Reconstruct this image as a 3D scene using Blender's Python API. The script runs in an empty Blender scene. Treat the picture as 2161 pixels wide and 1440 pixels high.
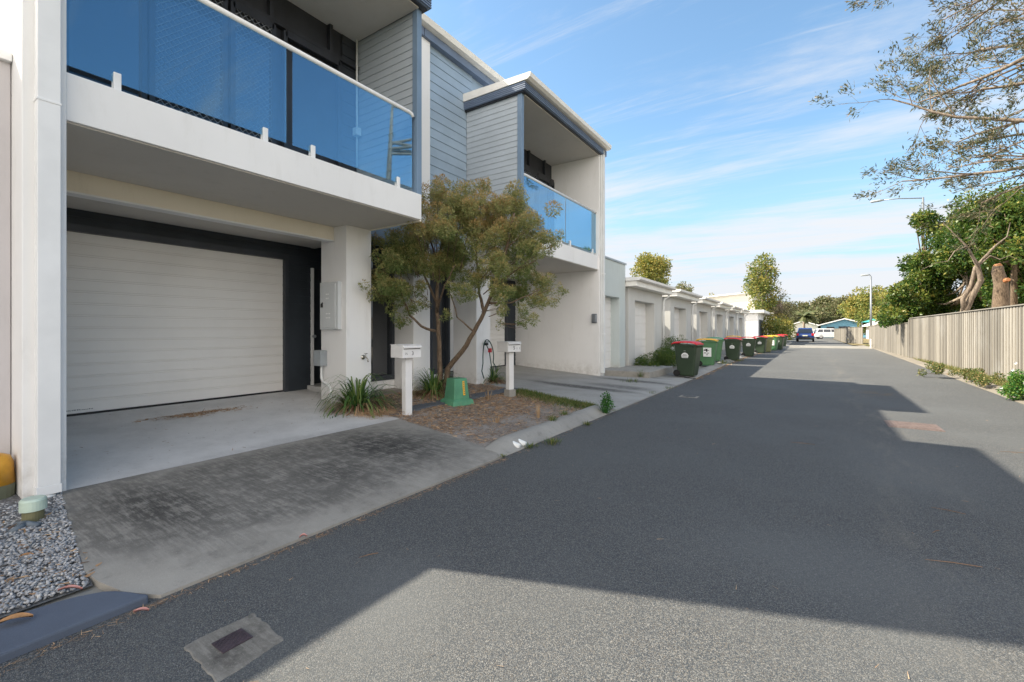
import bpy, math, random
import numpy as np
from mathutils import Vector, Matrix
random.seed(7); rng = np.random.default_rng(11)
S = bpy.context.scene; COL = S.collection
# ---------------------------------------------------------------- camera
F = 950.0; CX, CY = 1080.5, 697.0; H = 1.45; TH = math.atan2(1714 - 1080, F)
sT, cT = math.sin(TH), math.cos(TH)
cam = bpy.data.cameras.new('camera'); co = bpy.data.objects.new('camera', cam); COL.objects.link(co)
cam.sensor_width = 36; cam.lens = F / 2161 * 36; cam.shift_y = -(720 - CY) / 2161; cam.clip_end = 3000; cam.clip_start = .05
co.location = (0, 0, H); co.rotation_euler = (math.pi / 2, 0, TH); S.camera = co
def P(u, v, d):          # measured point of the photo at depth d -> world
    a = (u - CX) / F
    return Vector((d * (a * cT - sT), d * (a * sT + cT), H + (CY - v) / F * d))
def G(u, v, z=0.0):      # ground point
    return P(u, v, F * (H - z) / (v - CY))
# ---------------------------------------------------------------- world, sun
SUN = Vector((-.96, -.35, 1.0)).normalized()
el = math.asin(SUN.z); az = math.atan2(SUN.x, SUN.y)
W = bpy.data.worlds.new('World'); S.world = W; W.use_nodes = True
nt = W.node_tree; N = nt.nodes; L = nt.links; N.clear()
def nn(t, **k):
    n = N.new(t)
    for a, b in k.items(): setattr(n, a, b)
    return n
sky = nn('ShaderNodeTexSky', sky_type='NISHITA', sun_disc=False); sky.sun_elevation = el; sky.sun_rotation = az
sky.air_density = 1.0; sky.dust_density = .6; sky.ozone_density = 2.0
tc = nn('ShaderNodeTexCoord'); sep = nn('ShaderNodeSeparateXYZ'); L.new(tc.outputs['Generated'], sep.inputs[0])
def m(op, a, b=None, c=None):
    n = nn('ShaderNodeMath', operation=op)
    for i, x in enumerate((a, b, c)):
        if x is None: continue
        if isinstance(x, (int, float)): n.inputs[i].default_value = x
        else: L.new(x, n.inputs[i])
    return n.outputs[0]
zc = m('ADD', m('MAXIMUM', sep.outputs[2], 0.0), .12)
px = m('DIVIDE', sep.outputs[0], zc); py = m('DIVIDE', sep.outputs[1], zc)
cmb = nn('ShaderNodeCombineXYZ'); L.new(px, cmb.inputs[0]); L.new(py, cmb.inputs[1])
mp = nn('ShaderNodeMapping'); mp.inputs['Rotation'].default_value = (0, 0, math.radians(-28)); mp.inputs['Scale'].default_value = (.35, 1.5, 1)
L.new(cmb.outputs[0], mp.inputs[0])
n1 = nn('ShaderNodeTexNoise'); n1.inputs['Scale'].default_value = 1.1; n1.inputs['Detail'].default_value = 9; n1.inputs['Roughness'].default_value = .66; n1.inputs['Distortion'].default_value = .5
L.new(mp.outputs[0], n1.inputs['Vector'])
n2 = nn('ShaderNodeTexNoise'); n2.inputs['Scale'].default_value = .55; n2.inputs['Detail'].default_value = 3
L.new(cmb.outputs[0], n2.inputs['Vector'])
def rmp(x, a, b, c=0.0, d=1.0):
    n = nn('ShaderNodeMapRange', interpolation_type='SMOOTHSTEP'); L.new(x, n.inputs[0])
    for i, q in enumerate((a, b, c, d)): n.inputs[i + 1].default_value = q
    return n.outputs[0]
low = rmp(sep.outputs[2], .10, .34, 1, 0)
thr = m('SUBTRACT', m('ADD', n1.outputs[0], m('MULTIPLY', n2.outputs[0], .35)), m('MULTIPLY', low, -.20))
mpb = nn('ShaderNodeMapping'); mpb.inputs['Rotation'].default_value = (0, 0, math.radians(-62)); mpb.inputs['Scale'].default_value = (.22, 2.6, 1); mpb.inputs['Location'].default_value = (3.1, .4, 0)
L.new(cmb.outputs[0], mpb.inputs[0]); n3 = nn('ShaderNodeTexNoise'); n3.inputs['Scale'].default_value = 1.3; n3.inputs['Detail'].default_value = 10; n3.inputs['Roughness'].default_value = .7; n3.inputs['Distortion'].default_value = .7; L.new(mpb.outputs[0], n3.inputs['Vector'])
cl = m('MAXIMUM', rmp(thr, .66, .92), m('MULTIPLY', rmp(n3.outputs[0], .57, .78), .65))
hz = rmp(sep.outputs[2], 0.0, .34, .9, 0)
fac = m('MINIMUM', m('MULTIPLY', cl, m('ADD', .85, m('MULTIPLY', low, .15))), .95)
mix = nn('ShaderNodeMix', data_type='RGBA'); L.new(fac, mix.inputs[0])
hs = nn('ShaderNodeHueSaturation'); hs.inputs['Saturation'].default_value = .96; hs.inputs['Value'].default_value = .79; L.new(sky.outputs[0], hs.inputs['Color'])
tn = nn('ShaderNodeMix', data_type='RGBA', blend_type='MULTIPLY'); tn.inputs[0].default_value = 1; L.new(hs.outputs[0], tn.inputs[6]); tn.inputs[7].default_value = (.93, 1.09, 1.06, 1); hm = nn('ShaderNodeMix', data_type='RGBA'); L.new(hz, hm.inputs[0]); L.new(tn.outputs[2], hm.inputs[6]); hm.inputs[7].default_value = (1.6, 2.2, 2.8, 1); L.new(hm.outputs[2], mix.inputs[6]); mix.inputs[7].default_value = (2.75, 2.82, 2.95, 1)
# unseen bright patch of sky behind the viewer, added to lift the shade
shade_fill = m('MULTIPLY', m('MULTIPLY', rmp(sep.outputs[1], .10, -.40), rmp(sep.outputs[2], .92, .6)), rmp(n1.outputs[0], .2, .5, .6, 1))
mix2 = nn('ShaderNodeMix', data_type='RGBA'); L.new(m('MULTIPLY', shade_fill, .9), mix2.inputs[0]); L.new(mix.outputs[2], mix2.inputs[6]); mix2.inputs[7].default_value = (9.6, 9.0, 8.3, 1)
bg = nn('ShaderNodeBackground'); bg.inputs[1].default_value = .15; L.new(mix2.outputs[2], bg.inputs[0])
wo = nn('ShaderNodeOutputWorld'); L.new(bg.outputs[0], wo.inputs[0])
sl = bpy.data.lights.new('sun', 'SUN'); sl.energy = 5.0; sl.angle = math.radians(.55); sl.color = (1, .91, .75)
so = bpy.data.objects.new('sun', sl); COL.objects.link(so); so.rotation_euler = (-SUN).to_track_quat('-Z', 'Y').to_euler()
S.view_settings.view_transform = 'Standard'; S.view_settings.look = 'None'; S.view_settings.exposure = 1.12; S.view_settings.gamma = 1
S.cycles.max_bounces = 8; S.cycles.transparent_max_bounces = 12; S.cycles.use_denoising = True
try: S.cycles.sample_clamp_indirect = 8
except Exception: pass
# ---------------------------------------------------------------- materials
MT = {}
class NM:
    def __init__(s, name):
        s.m = bpy.data.materials.new(name); s.m.use_nodes = True; s.t = s.m.node_tree; s.N = s.t.nodes; s.L = s.t.links
        s.b = s.N['Principled BSDF']; s.tc = None; MT[name] = s.m
    def new(s, t, **k):
        n = s.N.new(t)
        for a, b in k.items(): setattr(n, a, b)
        return n
    def put(s, sock, x):
        if isinstance(x, (int, float)): sock.default_value = x
        elif isinstance(x, (tuple, list)): sock.default_value = x if len(x) == len(sock.default_value) else (*x, 1)
        else: s.L.new(x, sock)
    def co(s, kind='Object'):
        if s.tc is None: s.tc = s.new('ShaderNodeTexCoord')
        return s.tc.outputs[kind]
    def pos(s):
        return s.new('ShaderNodeNewGeometry').outputs['Position']
    def map(s, v, scale=(1, 1, 1), loc=(0, 0, 0), rot=(0, 0, 0)):
        n = s.new('ShaderNodeMapping'); s.L.new(v, n.inputs[0]); n.inputs[1].default_value = loc; n.inputs[2].default_value = rot; n.inputs[3].default_value = scale
        return n.outputs[0]
    def noise(s, v, sc, det=4, ro=.55, dist=0):
        n = s.new('ShaderNodeTexNoise'); s.L.new(v, n.inputs['Vector']); n.inputs['Scale'].default_value = sc; n.inputs['Detail'].default_value = det
        n.inputs['Roughness'].default_value = ro; n.inputs['Distortion'].default_value = dist; return n.outputs[0]
    def vor(s, v, sc, out='Color', feat='F1'):
        n = s.new('ShaderNodeTexVoronoi', feature=feat); s.L.new(v, n.inputs['Vector']); n.inputs['Scale'].default_value = sc; return n.outputs[out]
    def rng(s, x, a, b, c=0.0, d=1.0, sm=True):
        n = s.new('ShaderNodeMapRange', interpolation_type='SMOOTHSTEP' if sm else 'LINEAR'); s.L.new(x, n.inputs[0])
        for i, q in enumerate((a, b, c, d)): n.inputs[i + 1].default_value = q
        return n.outputs[0]
    def math(s, op, a, b=0.0):
        n = s.new('ShaderNodeMath', operation=op); s.put(n.inputs[0], a); s.put(n.inputs[1], b); return n.outputs[0]
    def mix(s, f, a, b, mode='MIX'):
        n = s.new('ShaderNodeMix', data_type='RGBA', blend_type=mode); s.put(n.inputs[0], f); s.put(n.inputs[6], a); s.put(n.inputs[7], b); return n.outputs[2]
    def attr(s, name='tint'):
        n = s.new('ShaderNodeAttribute'); n.attribute_name = name; return n.outputs['Fac']
    def bump(s, h, st=.3, dist=.01):
        n = s.new('ShaderNodeBump'); n.inputs['Strength'].default_value = st; n.inputs['Distance'].default_value = dist; s.L.new(h, n.inputs['Height']); s.L.new(n.outputs[0], s.b.inputs['Normal'])
    def ell(s, v, cx, cy, rx, ry, ang=0, soft=.5):       # soft ellipse mask on the ground: a stain with its own shape
        q = s.map(v, (1 / rx, 1 / ry, 0), tuple(0 for _ in range(3)))
        n = s.new('ShaderNodeMapping', vector_type='TEXTURE'); s.L.new(v, n.inputs[0]); n.inputs[1].default_value = (cx, cy, 0); n.inputs[2].default_value = (0, 0, ang); n.inputs[3].default_value = (rx, ry, 1)
        k = s.new('ShaderNodeVectorMath', operation='MULTIPLY'); s.L.new(n.outputs[0], k.inputs[0]); k.inputs[1].default_value = (1, 1, 0)
        l = s.new('ShaderNodeVectorMath', operation='LENGTH'); s.L.new(k.outputs[0], l.inputs[0])
        return s.rng(l.outputs['Value'], 1 - soft, 1 + soft * .4, 1, 0)
def plain(name, col, rough=.6, var=.12, sc=3.0, metal=0, bump=0, bsc=60, spec=.4):
    k = NM(name); v = k.co()
    n = k.noise(v, sc, 5); a = tuple(c * (1 - var) for c in col); b = tuple(min(1, c * (1 + var)) for c in col)
    k.put(k.b.inputs['Base Color'], k.mix(k.rng(n, .3, .7), a, b)); k.b.inputs['Roughness'].default_value = rough; k.b.inputs['Metallic'].default_value = metal
    k.b.inputs['Specular IOR Level'].default_value = spec
    if bump: k.bump(k.noise(v, bsc, 4), bump, .004)
    return k
def render_wall(name, col):
    k = NM(name); v = k.co(); p = k.map(v, (1, 1, .25))
    n = k.noise(v, .9, 5); st = k.noise(p, 5, 6, .7)
    c = k.mix(k.rng(n, .3, .7), tuple(x * .95 for x in col), col)
    c = k.mix(k.rng(st, .50, .8, 0, .36), c, tuple(x * .72 for x in (col[0], col[1] * .98, col[2] * .93)))
    ps = k.new('ShaderNodeSeparateXYZ'); k.L.new(k.pos(), ps.inputs[0])      # rain splash dirt low on the walls
    spl = k.math('MULTIPLY', k.rng(ps.outputs[2], .15, .65, 1, 0), k.rng(k.noise(v, 6, 6, .7), .35, .7, .05, .5)); c = k.mix(spl, c, (.36, .33, .28))
    k.put(k.b.inputs['Base Color'], c); k.b.inputs['Roughness'].default_value = .75; k.b.inputs['Specular IOR Level'].default_value = .25
    k.bump(k.math('ADD', k.noise(v, 130, 3), k.noise(v, 12, 2)), .22, .003); return k
render_wall('render_white', (.82, .81, .795)); render_wall('render_side', (.60, .62, .62)); render_wall('render_cream', (.80, .74, .62)); render_wall('render_neighbour', (.58, .55, .55))
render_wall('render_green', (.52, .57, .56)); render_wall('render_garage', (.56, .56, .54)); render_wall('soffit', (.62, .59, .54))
plain('paint_trim', (.78, .78, .77), .4, .04); plain('paint_blue', (.17, .245, .34), .45, .08, 1.5); plain('cladding_blue', (.30, .385, .475), .5, .09, 1.2)
plain('cladding_pale', (.43, .475, .515), .5, .06, 1.5); plain('fascia_blue', (.155, .20, .285), .4, .08); plain('gutter_cream', (.80, .78, .73), .35, .05)
plain('charcoal', (.030, .037, .046), .5, .2, 1.5); plain('charcoal_trim', (.040, .046, .056), .45, .15); plain('frame_black', (.034, .036, .043), .35, .2)
plain('door_panel', (.76, .735, .695), .5, .05, .8); plain('door_white', (.74, .73, .71), .5, .05, 1.0); plain('timber_door', (.10, .045, .02), .5, .3, 6)
plain('metal_grey', (.34, .37, .39), .4, .08, metal=.3); plain('metal_chrome', (.5, .48, .42), .25, .1, metal=.9); plain('plastic_black', (.012, .012, .013), .5, .3)
plain('hose_green', (.01, .05, .04), .45, .2); plain('red_plastic', (.45, .02, .03), .4, .1); plain('bin_green', (.034, .055, .032), .42, .12, 2, bump=.08, bsc=200)
plain('bin_light_green', (.075, .18, .085), .42, .1, 2); plain('bin_olive', (.16, .17, .08), .45, .1, 2); plain('bin_red', (.60, .02, .028), .42, .1, 2); plain('bin_yellow', (.75, .40, .02), .42, .1); plain('bin_lid_green', (.05, .25, .12), .42, .1)
plain('sticker_white', (.75, .76, .74), .5, .05); plain('ink', (.02, .02, .022), .6, .1); plain('ink_grey', (.12, .13, .13), .6, .1); plain('pit_green', (.085, .25, .145), .55, .14, 5, bump=.1)
plain('sticker_yellow', (.80, .42, .02), .5, .05); plain('post_white', (.72, .71, .70), .5, .06, 4); plain('pipe_white', (.70, .71, .70), .4, .05); plain('pipe_grey', (.10, .12, .14), .6, .2, 9)
plain('cap_green', (.50, .60, .50), .45, .1, 8); plain('cap_body', (.16, .15, .08), .6, .2, 8); plain('amber_plastic', (.55, .28, .03), .35, .2, 8); plain('olive_plastic', (.14, .15, .10), .5, .2)
plain('car_blue', (.010, .04, .17), .25, .05, metal=.2, spec=.6); plain('car_white', (.75, .76, .77), .3, .03); plain('car_glass', (.015, .02, .03), .06, .1, spec=.8); plain('tyre', (.015, .015, .015), .8, .1)
plain('lamp_red', (.5, .01, .01), .25, .05); plain('rim', (.45, .45, .46), .35, .05, metal=.7); plain('plate', (.7, .68, .5), .5, .05); plain('steel', (.26, .28, .30), .45, .08, metal=.6)
plain('roof_white', (.78, .77, .75), .5, .04); plain('wall_sky_blue', (.15, .33, .43), .7, .06); plain('teal_cloth', (.05, .32, .30), .8, .1); plain('far_wall', (.72, .68, .60), .8, .04)
plain('leaf_dry', (.33, .17, .07), .7, .35, 14); plain('leaf_pink', (.52, .25, .22), .6, .2, 14); plain('twig', (.20, .12, .07), .8, .3, 10); plain('straw_tan', (.50, .33, .15), .8, .25, 12)
plain('petal', (.85, .85, .84), .5, .03); plain('grate_red', (.135, .100, .088), .7, .2, 12); plain('grate_iron', (.055, .040, .048), .6, .25, 12, bump=.3, bsc=90); plain('post_dark_gap', (.03, .025, .02), .9, .2)
# asphalt
k = NM('asphalt'); v = k.pos()
vc = k.vor(v, 250); se = k.new('ShaderNodeSeparateColor'); k.L.new(vc, se.inputs[0])
big = k.noise(v, .5, 6, .6); mid = k.noise(v, 4, 5, .6); chip = k.rng(se.outputs[0], .35, 1.0, 0, 1, False)
c = k.mix(k.rng(chip, 0, 1), (.045, .052, .060), (.172, .171, .163)); bright = k.rng(se.outputs[1], .93, .97); c = k.mix(k.math('MULTIPLY', bright, .55), c, (.36, .35, .33))
warm = k.rng(se.outputs[2], .8, .9); c = k.mix(k.math('MULTIPLY', warm, .35), c, (.18, .14, .095))
c = k.mix(k.rng(big, .40, .68, 0, .5), c, (.125, .13, .13)); c = k.mix(k.rng(mid, .55, .85, 0, .3), c, (.055, .058, .064))
# worn wheel paths and a pale dusty centre line of grit
sx = k.new('ShaderNodeSeparateXYZ'); k.L.new(v, sx.inputs[0])
ctr = k.math('ABSOLUTE', k.math('SUBTRACT', sx.outputs[0], .75)); ctr = k.rng(ctr, .05, .55, 1, 0)
c = k.mix(k.math('MULTIPLY', ctr, k.rng(k.noise(k.map(v, (1, .25, 1)), 3, 6, .7), .45, .75, 0, .5)), c, (.21, .19, .16))
dist = k.rng(sx.outputs[1], 10, 40, 0, .45, False); c = k.mix(dist, c, (.145, .142, .133))
e1 = k.ell(v, 1.2, 13.2, .5, .7, 0, .7); c = k.mix(k.math('MULTIPLY', e1, k.rng(mid, .4, .7, 0, .8)), c, (.16, .12, .08))
for (cx, cy, rx, ry, a) in ((-1.9, 1.75, .35, .55, .5), (.2, 3.4, 1.3, .5, .2), (1.0, 6.5, .8, 1.4, 0)):
    c = k.mix(k.math('MULTIPLY', k.ell(v, cx, cy, rx, ry, a, .8), .28), c, (.16, .165, .165))
k.put(k.b.inputs['Base Color'], c); k.b.inputs['Roughness'].default_value = .85; k.b.inputs['Specular IOR Level'].default_value = .3
k.bump(k.math('ADD', se.outputs[0], k.math('MULTIPLY', k.vor(v, 250, 'Distance'), -1.5)), .55, .004)
# concrete
def concrete(name, base, dark, stains, amt=.9, broad=.25, seed=0.0):
    k = NM(name); v = k.map(k.pos(), (1, 1, 1), (seed, seed, 0)); p = k.pos()
    n = k.noise(v, 1.4, 7, .65); f = k.noise(v, 9, 6, .7); g = k.noise(v, 140, 3, .7); g2 = k.noise(k.map(v, (.5, 5, 1)), 9, 5, .7)
    c = k.mix(k.rng(n, .35, .7), base, tuple(x * .82 for x in base)); c = k.mix(k.rng(f, .5, .8, 0, broad), c, dark)
    tot = None
    for (cx, cy, rx, ry, a, s_, w_) in stains:
        e = k.math('MULTIPLY', k.ell(p, cx, cy, rx, ry, a, s_), w_); tot = e if tot is None else k.math('MAXIMUM', tot, e)
    if tot is not None:
        w = k.math('MULTIPLY', tot, k.rng(k.math('ADD', k.math('MULTIPLY', f, .5), k.math('MULTIPLY', g2, .5)), .36, .56, .36, 1.0)); c = k.mix(k.math('MULTIPLY', w, amt), c, dark)
    c = k.mix(k.rng(g, .56, .72, 0, .35), c, tuple(min(1, x * 1.5) for x in base)); c = k.mix(k.rng(k.noise(v, 220, 2), .62, .7, 0, .3), c, (.05, .05, .05))
    k.put(k.b.inputs['Base Color'], c); k.b.inputs['Roughness'].default_value = .85; k.b.inputs['Specular IOR Level'].default_value = .25
    k.bump(k.math('ADD', g, f), .35, .004); return k
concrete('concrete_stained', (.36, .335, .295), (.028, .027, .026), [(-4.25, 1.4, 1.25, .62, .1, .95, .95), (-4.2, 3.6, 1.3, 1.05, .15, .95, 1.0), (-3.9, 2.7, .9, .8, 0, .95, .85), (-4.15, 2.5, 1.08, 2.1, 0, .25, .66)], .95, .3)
concrete('concrete_smooth', (.62, .605, .585), (.22, .21, .20), [(-5.25, 3.2, .16, 1.9, 0, .8, .5)], .55, .16, 4.)
concrete('concrete_second', (.36, .35, .325), (.055, .052, .050), [(-4.6, 9.9, 1.5, .28, -.02, .55, 1.0), (-3.9, 10.6, .9, .35, -.1, .7, .75), (-4.0, 12.0, 1.2, .26, -.02, .6, .9), (-4.4, 13.1, 1.0, .18, 0, .5, .6)], .92, .2, 9.)
concrete('concrete_verge', (.27, .26, .235), (.07, .066, .06), [(-4, 14.5, 1, .5, 0, .7, .8), (-4, 17.2, 1, .5, 0, .7, .5), (-4, 22, 1, .7, 0, .7, .5)], .85, .35, 2.)
concrete('kerb_concrete', (.33, .315, .285), (.09, .085, .078), [], .5, .45, 7.); concrete('kerb_dirty', (.21, .185, .15), (.08, .072, .06), [], .5, .75, 11.); concrete('kerb_painted', (.105, .125, .165), (.085, .10, .135), [], .5, .2, 3.)
concrete('concrete_pad', (.30, .28, .245), (.055, .05, .045), [(-2.2, 1.0, .3, .25, 0, .9, .8)], .9, .9, 5.); concrete('paver_dark', (.12, .13, .145), (.07, .075, .085), [], .5, .4, 6.)
# soils
def soil(name, cols, sc=14):
    k = NM(name); v = k.pos(); a = k.noise(v, 1.6, 5, .6); b = k.noise(v, sc, 6, .75); w = k.vor(k.map(v, (1, 1, 1)), 95); se = k.new('ShaderNodeSeparateColor'); k.L.new(w, se.inputs[0])
    c = k.mix(k.rng(b, .35, .7), cols[0], cols[1]); c = k.mix(k.rng(a, .45, .62), c, k.mix(k.rng(b, .3, .7), cols[2], cols[1])); c = k.mix(k.rng(se.outputs[0], .85, .95, 0, .5), c, cols[3])
    k.put(k.b.inputs['Base Color'], c); k.b.inputs['Roughness'].default_value = .95; k.b.inputs['Specular IOR Level'].default_value = .1; k.bump(k.math('ADD', b, se.outputs[1]), .8, .012)
soil('soil_bed', [(.20, .17, .148), (.38, .33, .285), (.32, .31, .295), (.52, .46, .40)], 30); soil('soil_verge', [(.17, .13, .07), (.30, .23, .13), (.10, .13, .035), (.34, .27, .17)], 9)
soil('soil_far', [(.07, .09, .03), (.16, .14, .07), (.10, .11, .045), (.2, .18, .1)], 3); soil('soil_gravel', [(.10, .10, .10), (.2, .2, .2), (.14, .13, .13), (.3, .3, .3)], 30)
# stones, palings, tinted things
k = NM('stone'); t = k.attr(); v = k.co(); c = k.mix(k.rng(t, 0, .75, 0, 1, False), (.20, .20, .205), (.42, .42, .425)); c = k.mix(k.rng(t, .8, 1.0), c, (.52, .50, .47)); c = k.mix(k.rng(k.noise(v, 90, 4), .4, .8, 0, .3), c, (.13, .13, .14))
k.put(k.b.inputs['Base Color'], c); k.b.inputs['Roughness'].default_value = .8
k = NM('paling'); t = k.attr(); v = k.map(k.pos(), (14, 14, .7)); n = k.noise(v, 4, 6, .7); n2 = k.noise(k.pos(), .7, 4)
c = k.mix(k.rng(t, 0, 1, 0, 1, False), (.15, .138, .118), (.38, .35, .30)); c = k.mix(k.rng(n, .35, .75, 0, .55), c, (.15, .13, .11)); c = k.mix(k.rng(n2, .5, .75, 0, .4), c, (.36, .35, .33))
k.put(k.b.inputs['Base Color'], c); k.b.inputs['Roughness'].default_value = .9; k.bump(n, .5, .004)
k = NM('bark'); v = k.map(k.co(), (1, 1, .22)); n = k.noise(v, 38, 6, .75); c = k.mix(k.rng(n, .3, .7), (.055, .036, .024), (.25, .18, .12)); k.put(k.b.inputs['Base Color'], c); k.b.inputs['Roughness'].default_value = .95; k.bump(n, 1, .015)
k = NM('bark_pale'); v = k.map(k.co(), (1, 1, .3)); n = k.noise(v, 9, 6, .7); c = k.mix(k.rng(n, .35, .7), (.16, .125, .09), (.42, .34, .26)); k.put(k.b.inputs['Base Color'], c); k.b.inputs['Roughness'].default_value = .9; k.bump(n, .6, .02)
k = NM('bark_mid'); v = k.map(k.co(), (1, 1, .3)); n = k.noise(v, 12, 6, .75); c = k.mix(k.rng(n, .35, .7), (.10, .075, .055), (.29, .23, .175)); k.put(k.b.inputs['Base Color'], c); k.b.inputs['Roughness'].default_value = .9; k.bump(n, .8, .02)
k = NM('cut_wood'); n = k.noise(k.co(), 12, 5); k.put(k.b.inputs['Base Color'], k.mix(k.rng(n, .3, .7), (.36, .13, .05), (.5, .26, .12))); k.b.inputs['Roughness'].default_value = .9
def leafmat(name, a, b, c_, tr=.35, rough=.55):
    k = NM(name); t = k.attr(); r = k.new('ShaderNodeValToRGB'); k.L.new(t, r.inputs[0]); e = r.color_ramp.elements
    e[0].color = (*a, 1); e[0].position = .05; e[1].color = (*c_, 1); e[1].position = .95; x = r.color_ramp.elements.new(.5); x.color = (*b, 1)
    k.put(k.b.inputs['Base Color'], r.outputs[0]); k.b.inputs['Roughness'].default_value = rough; k.b.inputs['Specular IOR Level'].default_value = .35
    tr_ = k.new('ShaderNodeBsdfTranslucent'); k.L.new(r.outputs[0], tr_.inputs[0]); ms = k.new('ShaderNodeMixShader'); ms.inputs[0].default_value = tr
    k.L.new(k.b.outputs[0], ms.inputs[1]); k.L.new(tr_.outputs[0], ms.inputs[2]); k.L.new(ms.outputs[0], k.N['Material Output'].inputs[0])
leafmat('leaf_shrub', (.14, .20, .06), (.40, .38, .15), (.58, .34, .14), .42); leafmat('leaf_broad', (.03, .08, .012), (.115, .165, .03), (.36, .30, .06), .35, .4); leafmat('leaf_gum', (.035, .055, .03), (.09, .105, .05), (.22, .17, .10), .25)
leafmat('leaf_strap', (.03, .085, .025), (.085, .18, .045), (.22, .28, .08), .25, .4); leafmat('leaf_strapdry', (.17, .09, .05), (.32, .19, .11), (.48, .34, .2), .2); leafmat('leaf_grass', (.05, .10, .02), (.12, .17, .04), (.38, .28, .12))
leafmat('leaf_far', (.05, .07, .025), (.12, .135, .05), (.20, .17, .09), .3); leafmat('leaf_yellow', (.06, .11, .025), (.19, .21, .045), (.36, .29, .07)); leafmat('litter', (.16, .11, .08), (.36, .22, .12), (.58, .40, .24), .1, .8)
leafmat('leaf_weed', (.02, .09, .015), (.06, .2, .03), (.2, .3, .05)); leafmat('petals', (.8, .8, .8), (.85, .85, .83), (.9, .88, .8), .2)
# glass
def glassmat(name, tint, refl, rough=.02, body=None):
    k = NM(name); k.N.remove(k.b); tr = k.new('ShaderNodeBsdfTransparent'); tr.inputs[0].default_value = (*tint, 1); gl = k.new('ShaderNodeBsdfGlossy'); gl.inputs['Color'].default_value = (*refl, 1); gl.inputs['Roughness'].default_value = rough
    lw = k.new('ShaderNodeLayerWeight'); lw.inputs['Blend'].default_value = .5
    f = k.rng(lw.outputs['Facing'], 0, 1,   .08, .56, False); ms = k.new('ShaderNodeMixShader'); k.L.new(f, ms.inputs[0]); k.L.new(tr.outputs[0], ms.inputs[1]); k.L.new(gl.outputs[0], ms.inputs[2]); k.L.new(ms.outputs[0], k.N['Material Output'].inputs[0])
glassmat('glass_balustrade', (.58, .77, .89), (.64, .86, 1.0)); 
plain('mesh_grey', (.26, .27, .29), .5, .1)
k = NM('glass_dark'); k.b.inputs['Base Color'].default_value = (.02, .024, .03, 1); k.b.inputs['Roughness'].default_value = .03; k.b.inputs['Specular IOR Level'].default_value = .9; k.b.inputs['Coat Weight'].default_value = .6; k.b.inputs['Coat Roughness'].default_value = .02
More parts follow.
